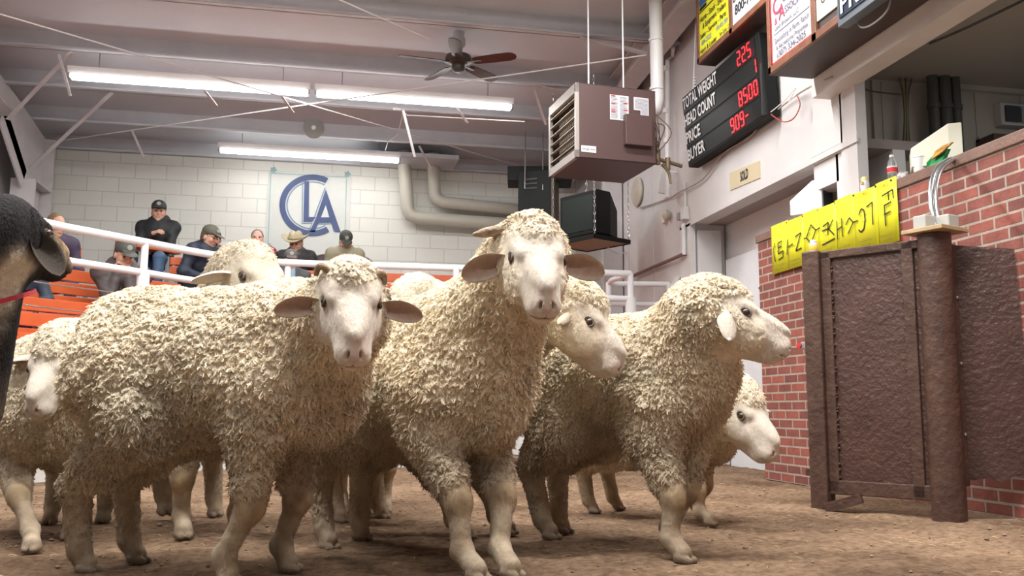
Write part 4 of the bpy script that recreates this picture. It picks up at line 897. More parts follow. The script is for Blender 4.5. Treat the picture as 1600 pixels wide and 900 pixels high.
for u0, u1, z0, z1 in ((.02, .075, .10, 1.415), (Lg-.09, Lg-.03, .10, 1.415), (.02, Lg, 1.375, 1.42), (.02, Lg, .09, .165)):
    mb = MB(); mb.prism([G(u0, 0, z0), G(u1, 0, z0), G(u1, 0, z1), G(u0, 0, z1)], nr*.022); mb.build('frame_bar', M_brownpost, t, bevel=.005)
mb = MB(); rr = random.Random(2)
for k in range(60):
    z = rr.uniform(.15, 1.38); u = rr.choice((.077, Lg-.092)); q = G(u, .012, z); mb.lathe(q, [(.007, -.004), (.006, .004), (.0, .007)], 6, tuple(nr))
mb.build('weld_beads', M_brownpost, pn)
for z in (.20, .90):
    mb = MB(); mb.bar(G(-.12, .0, z), G(-.06, .0, z), .035, .04, (0, 0, 1)); mb.build('latch', M_grey if z > .5 else M_brownpost, t, bevel=.004)
mb = MB(); mb.lathe(G(-.125, .02, .9), [(.014, 0), (.014, .012), (0, .013)], 12, tuple(nr)); mb.build('reflector', M_red, t)
mb = MB(); mb.bar(G(.02, .08, .02), G(.20, .03, .08), .05, .05); mb.build('foot', M_brownpost, t)
# second panel, towards the brick wall
C0 = Vector((3.17, 4.17, 0)); C1 = Vector((3.44, 4.00, 0)); dc = (C1-C0)
mb = MB(); pts = [C0+Vector((0, 0, .22)), C0+dc*.15+Vector((0, 0, .19)), C0+dc*.4+Vector((0, 0, .205)), C0+dc*.55+Vector((0, 0, .185)), C0+dc*.75+Vector((0, 0, .215)), C1+Vector((0, 0, .20)), C1+Vector((0, 0, .8)), C1-dc*.04+Vector((0, 0, 1.36)), C0+Vector((0, 0, 1.40))]
mb.prism(pts, (.004, .012, 0)); mb.build('sheet_panel', M_brown, t)
mb = MB(); mb.bar(C0+Vector((.01, -.012, .16)), C0+Vector((.01, -.012, 1.40)), .045, .016, (0, 1, 0)); b_ = mb.build('frame_bar', M_brownpost, t, bevel=.004)
for z in (.42, .78, 1.12):
    mb = MB(); mb.lathe(C0+Vector((.02, -.02, z)), [(.009, 0), (.008, .006), (.0, .010)], 10, (0, -1, 0)); mb.build('bolt', M_chrome, b_)
for k in range(9):
    z = .25+k*.13; mb = MB(); mb.cyl((3.152, 4.155, z), (3.152, 4.155, z+.07), .012, n=10); mb.build('hinge_knuckle', M_brownpost, t, smooth=True)
t2 = empty('plywood_plate', (3.06, 4.13, 1.44), 'square plywood plate lying on top of the thick brown post', 'board')
mb = MB(); mb.box((3.06, 4.12, 1.455), (.23, .23, .022), .35); mb.build('board', M_ply, t2, bevel=.003)
for i, (x, y) in enumerate(((3.01, 4.13), (3.115, 4.09))):
    mb = MB(); mb.box((x, y, 1.466+.035), (.085, .075, .07), .3); tag(mb.build('glass_block', mat('cloudy_block', (.42, .42, .39), .35), bevel=.006), ('left' if i == 0 else 'right')+' small cloudy grey block on the plywood plate', 'block')
for i, dx in enumerate((0, .024)):
    P_ = [(3.062+dx, 4.11, 1.466)]+[tuple(at(px+dx*320, py_, Y=yy)) for px, py_, yy in ((1455, 320, 4.14), (1455, 290, 4.19), (1463, 265, 4.28), (1481, 250, 4.42), (1500, 247, 4.55))]
    mb = MB(); mb.tube(smooth_path(P_, 6), .013, 12); tag(mb.build('metal_conduit', M_chrome, smooth=True), ('left' if i == 0 else 'right')+' of two bent shiny tubes rising from the post over the brick wall', 'tube')
q = G(-.03, 0, 1.425); t = empty('small_bottle', tuple(q), 'tiny white bottle with yellow label on the square brown post', 'bottle')
mb = MB(); mb.lathe(q, [(.022, 0), (.024, .004), (.024, .045), (.017, .052)], 18); mb.build('bottle_body', M_white, t, smooth=True)
mb = MB(); mb.lathe(q+Vector((0, 0, .008)), [(.0242, 0), (.0248, .001), (.0248, .028), (.0242, .029)], 18); mb.build('label_band', mat('amber_label', (.8, .5, .05), .5), t, smooth=True)
mb = MB(); mb.lathe(q+Vector((0, 0, .05)), [(.018, 0), (.019, .012), (.012, .02), (.0, .021)], 16); mb.build('cap', M_white, t, smooth=True)
# ------------------------------------------------------------------ implicit-surface bodies (one continuous mesh each)
class Body:
    """a list of rounded shapes melted together; each carries a colour and an amount of wool"""
    def __init__(s): s.p = []
    def cone(s, a, b, ra, rb, c=(.6, .55, .45), w=0., k=.03, x=0.): s.p.append(('c', np.array(a, float), np.array(b, float), ra, rb, np.array(c), w, k, x)); return s
    def ell(s, c0, r, c=(.6, .55, .45), w=0., k=.03, M=None, x=0.): s.p.append(('e', np.array(c0, float), np.array(r, float), M, None, np.array(c), w, k, x)); return s
    def sub(s, c0, r, M=None, k=.006): s.p.append(('s', np.array(c0, float), np.array(r, float), M, None, None, 0, k, 0)); return s
    @staticmethod
    def dist(q, P):
        if q[0] == 'c':
            ba = q[2]-q[1]; pa = P-q[1]; t = np.clip((pa@ba)/max(ba@ba, 1e-9), 0, 1)
            return np.linalg.norm(pa-t[..., None]*ba, axis=-1)-(q[3]+(q[4]-q[3])*t)
        d = P-q[1]
        if q[3] is not None: d = d@q[3]       # columns of M are the local axes
        r = q[2]; k0 = np.sqrt(((d/r)**2).sum(-1)); k1 = np.sqrt(((d/(r*r))**2).sum(-1))+1e-9
        return k0*(k0-1)/k1
    def bounds(s, q):
        if q[0] == 'c': r = max(q[3], q[4]); return np.minimum(q[1], q[2])-r, np.maximum(q[1], q[2])+r
        r = q[2].max(); return q[1]-r, q[1]+r
    def mesh(s, h, smooth=1):
        bb = [s.bounds(q) for q in s.p if q[0] != 's']
        lo = np.min([b[0] for b in bb], 0)-4*h; hi = np.max([b[1] for b in bb], 0)+4*h
        n = np.ceil((hi-lo)/h).astype(int)+1
        ax = [lo[i]+h*np.arange(n[i]) for i in range(3)]
        Fd = np.full(n, 1.0, np.float32)
        for q in s.p:
            a, b = s.bounds(q); m = q[7]*1.2+3*h
            i0 = np.maximum(((a-m-lo)/h).astype(int), 0); i1 = np.minimum(((b+m-lo)/h).astype(int)+2, n)
            if (i1 <= i0).any(): continue
            sl = tuple(slice(i0[i], i1[i]) for i in range(3))
            G = np.stack(np.meshgrid(ax[0][sl[0]], ax[1][sl[1]], ax[2][sl[2]], indexing='ij'), -1)
            d = s.dist(q, G).astype(np.float32); f = Fd[sl]; k = q[7]
            if q[0] == 's':
                d = -d; hh = np.maximum(k-np.abs(f-d), 0)/k; Fd[sl] = np.maximum(f, d)+hh*hh*k*.25
            else:
                hh = np.maximum(k-np.abs(f-d), 0)/k; Fd[sl] = np.minimum(f, d)-hh*hh*k*.25
        V, Fq = surface_nets(Fd, lo, h)
        for _ in range(smooth): V = relax(V, Fq)
        return V, Fq
    def paint(s, P, tau=.008):
        W = np.zeros(len(P)); C = np.zeros((len(P), 3)); A = np.zeros(len(P)); X = np.zeros(len(P))
        D = [(s.dist(q, P), q) for q in s.p if q[0] != 's']
        m = np.min([d for d, q in D], 0)
        for d, q in D:
            w = np.exp(-np.minimum((d-m)/tau, 50)); W += w; C += w[:, None]*q[5]; A += w*q[6]; X += w*q[8]
        return C/W[:, None], A/W, X/W
def surface_nets(F, lo, h):
    ins = F < 0; n = np.array(F.shape)
    c = np.zeros(n-1, np.uint8)
    for dx in (0, 1):
        for dy in (0, 1):
            for dz in (0, 1): c += ins[dx:n[0]-1+dx, dy:n[1]-1+dy, dz:n[2]-1+dz]
    act = np.argwhere((c > 0) & (c < 8))
    idx = np.full(n-1, -1, np.int64); idx[tuple(act.T)] = np.arange(len(act))
    S = np.zeros((len(act), 3)); K = np.zeros(len(act))
    cor = [(a, b, d) for a in (0, 1) for b in (0, 1) for d in (0, 1)]
    vals = {o: F[act[:, 0]+o[0], act[:, 1]+o[1], act[:, 2]+o[2]] for o in cor}
    for o in cor:
        for a in range(3):
            if o[a]: continue
            p = list(o); p[a] = 1; p = tuple(p); f0, f1 = vals[o], vals[p]
            m = (f0 < 0) != (f1 < 0); t = np.where(m, f0/np.where(m, f0-f1, 1), 0)
            v = np.array(o, float)[None, :].repeat(len(act), 0); v[:, a] += t
            S += v*m[:, None]; K += m
    V = lo+(act+S/K[:, None])*h
    quads = []
    for a in range(3):
        b, d = (a+1) % 3, (a+2) % 3
        sl0 = [slice(1, -1)]*3; sl0[a] = slice(0, -1); sl1 = [slice(1, -1)]*3; sl1[a] = slice(1, None)
        f0 = ins[tuple(sl0)]; f1 = ins[tuple(sl1)]; e = np.argwhere(f0 != f1)
        if not len(e): continue
        flip = f0[tuple(e.T)]
        g = e.copy(); g[:, b] += 1; g[:, d] += 1      # grid index of the edge start
        def cell(ob, od): q = g.copy(); q[:, b] += ob; q[:, d] += od; return idx[q[:, 0], q[:, 1], q[:, 2]]
        Q = np.stack([cell(-1, -1), cell(0, -1), cell(0, 0), cell(-1, 0)], 1)
        Q[~flip] = Q[~flip][:, ::-1]; quads.append(Q)
    Fq = np.concatenate(quads); return V, Fq[(Fq >= 0).all(1)]
def relax(V, Fq):
    S = np.zeros_like(V); K = np.zeros(len(V))
    for i in range(4):
        a, b = Fq[:, i], Fq[:, (i+1) % 4]
        for j in range(3): S[:, j] += np.bincount(a, V[b, j], len(V))+np.bincount(b, V[a, j], len(V))
        K += np.bincount(a, minlength=len(V))+np.bincount(b, minlength=len(V))
    return V*.5+.5*S/np.maximum(K, 1)[:, None]
def normals(V, Fq):
    n = np.cross(V[Fq[:, 2]]-V[Fq[:, 0]], V[Fq[:, 3]]-V[Fq[:, 1]]); N_ = np.zeros_like(V)
    for i in range(4):
        for j in range(3): N_[:, j] += np.bincount(Fq[:, i], n[:, j], len(V))
    return N_/np.maximum(np.linalg.norm(N_, axis=1), 1e-12)[:, None]
def hash3(I, k):
    n = (I[:, 0]*374761393+I[:, 1]*668265263+I[:, 2]*1274126177+k*1442695041) & 0x7fffffff
    n = ((n ^ (n >> 13))*1274126177) & 0x7fffffff
    return ((n ^ (n >> 16)) & 0xffff)/65535.0
def noise3(P, seed=0):
    I = np.floor(P).astype(np.int64); f = P-I; f = f*f*(3-2*f); r = 0
    for dx in (0, 1):
        for dy in (0, 1):
            for dz in (0, 1):
                w = (f[:, 0] if dx else 1-f[:, 0])*(f[:, 1] if dy else 1-f[:, 1])*(f[:, 2] if dz else 1-f[:, 2])
                r = r+w*hash3(I+np.array([dx, dy, dz]), seed)
    return r
def cell3(P, seed=0, ctr=False):
    I = np.floor(P).astype(np.int64); F1 = np.full(len(P), 9.); F2 = np.full(len(P), 9.); ID = np.zeros(len(P)); CC = P.copy()
    for dx in (-1, 0, 1):
        for dy in (-1, 0, 1):
            for dz in (-1, 0, 1):
                J = I+np.array([dx, dy, dz]); Q = J+.1+.8*np.stack([hash3(J, seed+1), hash3(J, seed+2), hash3(J, seed+3)], 1)
                d = np.linalg.norm(Q-P, axis=1); nw = d < F1
                F2 = np.where(nw, F1, np.minimum(F2, d)); F1 = np.where(nw, d, F1); ID = np.where(nw, hash3(J, seed+7), ID)
                if ctr: CC[nw] = Q[nw]
    return (F1, F2, ID, CC) if ctr else (F1, F2, ID)

def wool_mat(name, bs=.006, sheen=.25):
    m = bpy.data.materials.new(name); m.use_nodes = True; N, L = nodes(m); b = N['Principled BSDF']
    b.inputs['Roughness'].default_value = .9; b.inputs['Specular IOR Level'].default_value = .15
    b.inputs['Sheen Weight'].default_value = sheen; b.inputs['Sheen Roughness'].default_value = .5
    at_ = N.new('ShaderNodeAttribute'); at_.attribute_name = 'col'; aw = N.new('ShaderNodeAttribute'); aw.attribute_name = 'wool'
    tc = N.new('ShaderNodeTexCoord')
    n = N.new('ShaderNodeTexNoise'); n.inputs['Scale'].default_value = 45; n.inputs['Detail'].default_value = 5; L.new(tc.outputs['Object'], n.inputs['Vector'])
    mr = N.new('ShaderNodeMapRange'); mr.inputs['To Min'].default_value = .75; mr.inputs['To Max'].default_value = 1.22; L.new(n.outputs['Fac'], mr.inputs['Value'])
    mx = N.new('ShaderNodeMix'); mx.data_type = 'RGBA'; mx.blend_type = 'MULTIPLY'; mx.inputs['Factor'].default_value = 1
    L.new(at_.outputs['Color'], mx.inputs[6]); L.new(mr.outputs[0], mx.inputs[7]); L.new(mx.outputs[2], b.inputs['Base Color'])
    # crimped fibres: stretched noise, strong on wool, faint on short hair
    mp = N.new('ShaderNodeMapping'); mp.inputs['Scale'].default_value = (1, 1, .45); L.new(tc.outputs['Object'], mp.inputs[0])
    n2 = N.new('ShaderNodeTexNoise'); n2.inputs['Scale'].default_value = 230; n2.inputs['Detail'].default_value = 3; n2.inputs['Distortion'].default_value = .6; L.new(mp.outputs[0], n2.inputs['Vector'])
    v = N.new('ShaderNodeTexVoronoi'); v.inputs['Scale'].default_value = 150; L.new(mp.outputs[0], v.inputs['Vector'])
    sb = N.new('ShaderNodeMath'); sb.operation = 'MULTIPLY_ADD'; sb.inputs[1].default_value = -.6; L.new(v.outputs['Distance'], sb.inputs[0]); L.new(n2.outputs['Fac'], sb.inputs[2])
    st = N.new('ShaderNodeMapRange'); st.inputs['To Min'].default_value = .22; st.inputs['To Max'].default_value = .95; L.new(aw.outputs['Fac'], st.inputs['Value'])
    bp = N.new('ShaderNodeBump'); bp.inputs['Distance'].default_value = bs; L.new(st.outputs[0], bp.inputs['Strength']); L.new(sb.outputs[0], bp.inputs['Height']); L.new(bp.outputs['Normal'], b.inputs['Normal'])
    return m
M_wool = wool_mat('sheep_wool', sheen=.12); M_goat = wool_mat('goat_hair', sheen=0.)
M_eye = mat('sheep_eye', (.035, .022, .012), .08, spec=.8)
M_lid = mat('sheep_eyelid', (.10, .07, .055), .5)
M_horn = mat('horn', (.16, .10, .06), .55, c2=(.40, .29, .18), vscale=40, bump=.6, bscale=90)
def unit(v): v = np.array(v, float); return v/np.linalg.norm(v)

def strands(root, V, Fq, N_, C, aw, Oc, M, f, seed, n_wool, n_hair, sz, ln, rad, mtl, legz, headc, headr):
    """curly wool locks and short coat hair rooted on the body surface"""
    rg = np.random.default_rng(seed)
    a, b, c, d = (V[Fq[:, i]] for i in range(4)); ar = np.linalg.norm(np.cross(c-a, d-b), axis=1)
    fw_ = aw[Fq].mean(1); out = []
    for kind, n in (('w', n_wool), ('h', n_hair)):
        if not n: continue
        wt = ar*((fw_ > .35)*np.clip(fw_, 0, 1) if kind == 'w' else (fw_ <= .5)*1.)
        # only surfaces that some viewpoint near the camera can see need a dense coat
        nrm = N_[Fq].mean(1); ctr = V[Fq].mean(1); vw = CAM-ctr; vw /= np.linalg.norm(vw, axis=1)[:, None]
        wt = wt*np.where((nrm*vw).sum(1) > -.35, 1, .15)
        cs = np.cumsum(wt); k = np.searchsorted(cs, rg.random(n)*cs[-1]); k = np.minimum(k, len(Fq)-1)
        u, v = rg.random(n)[:, None], rg.random(n)[:, None]
        def itp(A): A = A if A.ndim > 1 else A[:, None]; return (A[Fq[k, 0]]*(1-u)+A[Fq[k, 1]]*u)*(1-v)+(A[Fq[k, 3]]*(1-u)+A[Fq[k, 2]]*u)*v
        p = itp(V); nn = itp(N_); nn /= np.linalg.norm(nn, axis=1)[:, None]; cc = itp(C); ww = itp(aw)[:, 0]
        if kind == 'w':
            Q = (p-Oc)@M; wq = np.stack([noise3(Q/.05, seed+11)-.5, noise3(Q/.05, seed+12)-.5, noise3(Q/.05, seed+13)-.5], 1)*.022
            S_ = np.array([sz, sz, sz*1.7]); F1, F2, ID, CCn = cell3((Q+wq)/S_, seed, True)
            ctrp = (CCn*S_-wq)@M.T+Oc; pull = ctrp-p; pull -= nn*(pull*nn).sum(1)[:, None]
            L_ = ln*(.65+.7*rg.random(n))*(.35+.65*ww)*(.7+.6*ID)
            dr = np.array([0, 0, -1.]); sdir = np.stack([np.cos(ID*19), np.sin(ID*19), ID*0-.2], 1); ph = rg.random(n)*.9+ID*6; tang = np.cross(nn, dr); tl = np.linalg.norm(tang, axis=1)[:, None]; tang = np.where(tl > .1, tang/np.maximum(tl, .1), np.array([1., 0, 0])); 
            pts = []
            for j, t in enumerate((0, .3, .6, 1.)):
                q = p-nn*.002+nn*(L_*t*(.75-.25*t))[:, None]+(dr*.30+sdir*.38)*(L_*t*t)[:, None]+pull*(.95*t**1.1)
                q = q+tang*(np.sin(ph+t*7)*.0018*t**.5)[:, None]+nn*(np.cos(ph+t*7)*.0012*t)[:, None]; pts.append(q)
            rr = (rad, rad, rad*.85, rad*.35); tint = (1+(ID-.5)*.22+(rg.random(n)-.5)*.22)[:, None]; cc = np.clip(cc*tint*np.array([1, 1, 1]), 0, 1)
        else:
            leg = p[:, 2] < legz; hd = np.linalg.norm(p-headc, axis=1) < headr
            dirv = np.where(hd[:, None], -f*1., np.array([0, 0, -1.])); L_ = .006*(.6+.8*rg.random(n)); pts = []
            for j, t in enumerate((0, .5, 1.)):
                pts.append(p-nn*.0007+nn*(L_*t*(.55-.2*t))[:, None]+dirv*(L_*t*.8)[:, None]+(rg.random((n, 3))-.5)*.0016*t)
            rr = (rad*.30, rad*.28, rad*.10); cc = np.clip(cc*(1+(rg.random(n)-.5)*.25)[:, None], 0, 1)
        out.append((np.stack(pts, 1), rr, cc, kind))
    loc = np.array(world_loc(root))
    for pts, rr, cc, kind in out:
        n, m, _ = pts.shape; cu = bpy.data.hair_curves.new('fleece' if kind == 'w' else 'coat_hair'); cu.add_curves([m]*n)
        cu.attributes['position'].data.foreach_set('vector', (pts.reshape(-1, 3)-loc).astype(np.float32).ravel())
        ra = cu.attributes.get('radius') or cu.attributes.new('radius', 'FLOAT', 'POINT'); ra.data.foreach_set('value', np.tile(np.array(rr, np.float32), n))
        ca = cu.attributes.new('col', 'FLOAT_COLOR', 'CURVE'); ca.data.foreach_set('color', np.concatenate([cc, np.ones((n, 1))], 1).astype(np.float32).ravel())
        cu.materials.append(mtl); o = bpy.data.objects.new('fleece' if kind == 'w' else 'coat_hair', cu); o.parent = root; o['kind'] = 'stuff'; col.objects.link(o)
def strand_mat():
    m = bpy.data.materials.new('wool_strand'); m.use_nodes = True; N, L = nodes(m); b = N['Principled BSDF']; b.inputs['Roughness'].default_value = .85; b.inputs['Specular IOR Level'].default_value = .2
    a = N.new('ShaderNodeAttribute'); a.attribute_name = 'col'; L.new(a.outputs['Color'], b.inputs['Base Color']); return m
M_strand = strand_mat()
WOOL = (.76, .655, .49); FACE = (.64, .565, .48); LEG = (.46, .37, .27); HOOF = (.20, .15, .11); STAIN = (.50, .35, .17); DIRT = (.33, .25, .17); PINK = (.52, .37, .31)
def ear_part(root, base, d, opn, L_, W_, cin=(.40, .27, .21), cout=(.66, .58, .48), cup=.55, curl=0., name='ear', droop=0.):
    """a cupped leaf: d = direction of the ear, opn = the way its hollow faces"""
    d = unit(d); opn = np.array(opn, float); opn = unit(opn-d*(opn@d)); s_ = np.cross(d, opn)
    nu, nv = 22, 13; rows = []
    for side in (0, 1):
        for i in range(nu):
            u = i/(nu-1); w = W_*(.45+.55*math.sin(min(u*1.7, 1)*PI/2))*math.sqrt(max(1-(max(u-.35, 0)/.65)**2.4, 0.0015))*.5
            ctr = np.array(base)+d*L_*u+opn*(curl*L_*u*u)+np.array([0, 0, -1])*droop*L_*u*u
            cu = cup*(1.25-.8*u)
            for j in range(nv):
                v = (j/(nv-1))*2-1
                th = .0035*(1-u*.3)*(1 if side else 0)*(1-v*v*.8)
                p = ctr+s_*w*v*(1-.22*cu*abs(v))+opn*(w*cu*(v*v)-w*cu*.5)-opn*th*2.2
                rows.append(p)
    V = np.array(rows); Q = []
    for side in (0, 1):
        o = side*nu*nv
        for i in range(nu-1):
            for j in range(nv-1):
                q = [o+i*nv+j, o+i*nv+j+1, o+(i+1)*nv+j+1, o+(i+1)*nv+j]; Q.append(q if side else q[::-1])
    n = nu*nv
    for i in range(nu-1):
        for j in (0, nv-1):
            q = [i*nv+j, (i+1)*nv+j, n+(i+1)*nv+j, n+i*nv+j]; Q.append(q if j else q[::-1])
    for j in range(nv-1): Q.append([(nu-1)*nv+j, (nu-1)*nv+j+1, n+(nu-1)*nv+j+1, n+(nu-1)*nv+j])
    Q = np.array(Q); C = np.zeros((2*n, 3)); vv = np.tile(np.linspace(-1, 1, nv), nu)
    ew = (np.abs(vv)**3)[:, None]*.8
    C[:n] = np.array(cin)*(1-ew)+np.array(cout)*ew; C[n:] = cout
    loc = np.array(world_loc(root))
    return np_mesh(name, V-loc, Q, M_wool, root, colr=C, attr={'wool': np.full(2*n, .15)})

def head_shapes(B, P, f, u, l, hs, wool=1., face=FACE, woolc=WOOL, pink=PINK, capw=1., rough=1., dark=False, cheekw=1., fw=0., hb=0.):
    def H(x, y, z): return P+(f*x+l*y+u*z)*hs
    M = np.stack([f, l, u], 1)
    def E(x, y, z, rx, ry, rz, c, w=0., k=.02, xx=0.): B.ell(H(x, y, z), np.array([rx, ry, rz])*hs, c, w, k*hs, M, xx)
    fc = face; wc = woolc
    E(.045, 0, -.008, .088, .072, .080, fc, .1)
    B.cone(H(.07, 0, -.018), H(.235, 0, -.046), .067*hs, .0425*hs, fc, 0, .03)
    E(.15, 0, .010, .105, .036, .028, fc, 0, .03)               # nose bridge
    for s in (-1, 1):
        E(.100, s*.046, .022, .036, .020, .020, fc, .1, .02)    # brow
        E(.110, s*.042, -.052, .066, .030, .044, fc, .12, .03)  # cheek
        E(.240, s*.017, -.052, .028, .021, .023, fc, 0, .014)   # lip pads
        E(.264, s*.013, -.028, .011, .010, .010, pink, 0, .010) # nostril wings
    B.cone(H(.06, 0, -.092), H(.205, 0, -.085), .046*hs, .025*hs, fc, .0, .03)
    E(.224, 0, -.084, .030, .026, .019, fc, 0, .010)            # chin
    E(.270, 0, -.040, .009, .008, .012, pink, 0, .008)          # septum
    for s in (-1, 1):
        Rr = np.stack([unit(f*.7+l*s*.5-u*.4), unit(l-f*s*.6), u], 1)
        B.sub(H(.272, s*.0170, -.0270), np.array([.021, .0045, .0120])*hs, Rr, .003)
        B.sub(H(.108, s*.070, .004), np.array([.018, .012, .012])*hs, M, .006)   # eye socket
    B.sub(H(.262, 0, -.064), np.array([.040, .040, .0030])*hs, M, .005)          # mouth
    B.sub(H(.276, 0, -.055), np.array([.012, .0016, .012])*hs, M, .003)          # lip cleft
    if wool:
        E(.012+hb*.75, 0, .040-hb*.12, .072*capw, .070*capw, .052*capw, wc, wool, .03)
        E(.055, 0, .048, .050*capw, .056*capw, .030*capw, wc, wool, .02)
        E(-.02+hb, 0, -.03-hb*.4, .075, .092, .095, wc, wool, .05)
        if fw:
            for s in (-1, 1): E(.108, s*.052, -.052, .082, .024, .058, tuple(np.array(wc)*.95+np.array(fc)*.05), .62*fw, .02)
            E(.085, 0, -.095, .075, .045, .030, wc, .6*fw, .02)
        if cheekw:
            for s in (-1, 1): E(.050, s*.052, -.060, .066, .034*cheekw, .058, wc, wool*.8, .03)
    return H
def sheep(name, label, cen, hd, s, feet, head, h=.006, group='sheep in the sale ring', woolc=WOOL, facec=FACE, seed=1, horns=(), ears=((1, 0), (1, 0)), capw=1.,
          body=1., zup=0., amp=1., bare=.55, dirt=(.5, .0), blotch=(), cheekw=1., locksz=1., neckr=1., rump=1., cat='sheep', eyes=True, fw=0., chest=1., earw=1., mt=None, earx=.045, hb=0., nw=0, nh=0, extra=()):
    root = empty(name, (cen[0], cen[1], 0), label, cat, group)
    a = R(hd); fx = np.array([math.cos(a), math.sin(a), 0]); ly = np.array([-math.sin(a), math.cos(a), 0]); O = np.array([cen[0], cen[1], 0.])
    def L(x, y, z): return O+fx*x*s+ly*y*s+np.array([0, 0, z*s+zup])
    M = np.stack([fx, ly, np.array([0, 0, 1.])], 1)
    B = Body(); w = woolc
    def E(x, y, z, rx, ry, rz, c=w, wl=1., k=.10, xx=0.): B.ell(L(x, y, z), np.array([rx, ry*body, rz])*s, c, wl, k*s, M, xx)
    E(.25, 0, .60+.05*(1-chest), .22, .205, .245-.05*(1-chest)); E(0, 0, .585, .34, .235, .245); E(-.27, 0, .615, .245*rump, .215, .25); E(.37-.06*(1-chest), 0, .52+.14*(1-chest), .15, .135, .19-.06*(1-chest))
    B.cone(L(-.33, 0, .70), L(.27, 0, .72), .14*s, .135*s, w, 1, .08)
    P, f, u = np.array(head['P'], float), unit(head['f']), np.array(head.get('u', (0, 0, 1)), float)
    u = unit(u-f*(u@f)); l = np.cross(u, f); hs = head.get('s', 1.)*1.12
    nb = P+(f*(-.035+hb*1.6)-u*(.055+hb*.6))*hs
    B.cone(L(.27, 0, .68), nb, .175*s*neckr, .105*hs*neckr, w, 1, .10*s); B.cone(L(.37-.08*(1-chest), 0, .56+.10*(1-chest)), nb-np.array([0, 0, .04]), .13*s*neckr, .085*hs*neckr, w, 1, .08*s)
    ft = [np.array([p[0], p[1], p[2] if len(p) > 2 else 0.]) for p in feet]
    for i, F_ in enumerate(ft):
        sd = 1 if i % 2 == 0 else -1          # left, right
        up = np.array([0, 0, 1.])
        if i < 2:
            S_ = L(.25, sd*.115, .50); E_ = L(.22, sd*.125, .40); dv = (E_-F_)
            K_ = F_+dv*.50+fx*.035*s; T_ = F_+dv*.16-fx*.012*s+up*.01
            B.cone(S_, E_, .135*s, .100*s, w, 1, .08*s); B.cone(E_, E_+(K_-E_)*.75, .092*s, .060*s, w, .9, .05*s)
            B.cone(E_+(K_-E_)*.6, K_, .056*s, .044*s, LEG, .35, .03); B.ell(K_+fx*.006, (.040*s, .040*s, .048*s), STAIN, .1, .02)
        else:
            S_ = L(-.30, sd*.115, .54); E_ = L(-.19, sd*.135, .41); dv = (L(-.34, sd*.125, .42)-F_)
            K_ = F_+np.array([dv[0], dv[1], 0])*.55+up*.285*s-fx*.055*s; T_ = F_+(K_-F_)*.27+up*.0
            B.cone(S_, E_, .165*s, .125*s, w, 1, .08*s); B.cone(E_, E_+(K_-E_)*.7, .118*s, .070*s, w, .95, .05*s)
            B.cone(E_+(K_-E_)*.6, K_, .072*s, .052*s, w, .8, .03); B.cone(K_, T_+(K_-T_)*.15, .046*s, .038*s, tuple(np.array(w)*.6+np.array(LEG)*.35), .6, .03)
        B.cone(K_, T_, .037*s, .030*s, LEG, bare*.6, .02); B.ell(T_, (.036*s, .034*s, .036*s), LEG, .2, .015); B.cone(T_, F_+fx*.018*s+up*.034*s, .030*s, .033*s, LEG, .1, .015)
        for q in (-1, 1): B.cone(F_+fx*.018*s+ly*q*.019*s+up*.020*s, F_+fx*.056*s+ly*q*.015*s+up*.012*s, .0205*s, .012*s, HOOF, 0, .004)
    head_shapes(B, P, f, u, l, hs, woolc=w, face=facec, capw=capw, cheekw=cheekw, fw=fw, hb=hb)
    for ea, eb, ra_, rb_ in extra: B.cone(ea, eb, ra_, rb_, w, 1, .06)
    V, Fq = B.mesh(h)
    C, A, _ = B.paint(V); N_ = normals(V, Fq)
    # fleece: clumps of curly locks
    Q = (V-O)@M; sz = .0125*s*locksz
    wn = np.stack([noise3(Q/.05, seed+11)-.5, noise3(Q/.05, seed+12)-.5, noise3(Q/.05, seed+13)-.5], 1)*.022
    wn2 = np.stack([noise3(Q/.011, seed+21)-.5, noise3(Q/.011, seed+22)-.5, noise3(Q/.011, seed+23)-.5], 1)*.006
    F1, F2, ID = cell3((Q+wn+wn2)/np.array([sz, sz, sz*1.9]), seed)
    e = np.clip((F2-F1)/.42, 0, 1); lock = np.sqrt(e)*(.5+.7*ID)
    tuft = noise3(Q/.055, seed+31)-.5; big = noise3(Q/.16, seed+32)-.5
    F1b, F2b, IDb = cell3((Q+wn*1.3)/np.array([.055, .055, .085])/locksz, seed+50); crack = np.clip((F2b-F1b)/.22, 0, 1)
    aw = np.clip((A-.25)/.6, 0, 1)
    disp = aw*amp*(.0095*(lock-.6)+.009*tuft+.014*big+.008*(crack-1))+(1-aw)*.003*(noise3(Q/np.array([.007, .007, .02]), seed+41)-.5)
    V = V+N_*disp[:, None]+np.array([0, 0, -1])*(aw*amp*.008*(lock-.5))[:, None]
    V[:, 2] = np.maximum(V[:, 2], .002)
    # fleece colour: creamier where clean, tan to brown where mud and lanolin sit on flanks and legs
    var = (noise3(Q/.09, seed+61)-.5)*.30+(ID-.5)*.20
    C = C*(1+aw[:, None]*var[:, None]*np.array([.85, 1.0, 1.25]))
    zz = (V[:, 2]-zup)/s; dl = np.clip((dirt[0]+.16-zz)/.30, 0, 1)*np.clip(.35+noise3(Q/.12, seed+63)*1.1, 0, 1)*aw*.7
    C = C*(1-dl[:, None])+np.array(DIRT)*dl[:, None]
    st = np.clip(noise3(Q/.075, seed+65)-.60, 0, 1)*2.2*aw*dirt[1]; C = C*(1-st[:, None])+np.array([.22, .19, .14])*st[:, None]
    lg = (1-aw)*np.clip((.42-zz)/.1, 0, 1)*np.clip(noise3(Q/.035, seed+67)*1.8-.45, 0, 1)*.8; C = C*(1-lg[:, None])+np.array([.26, .19, .12])*lg[:, None]
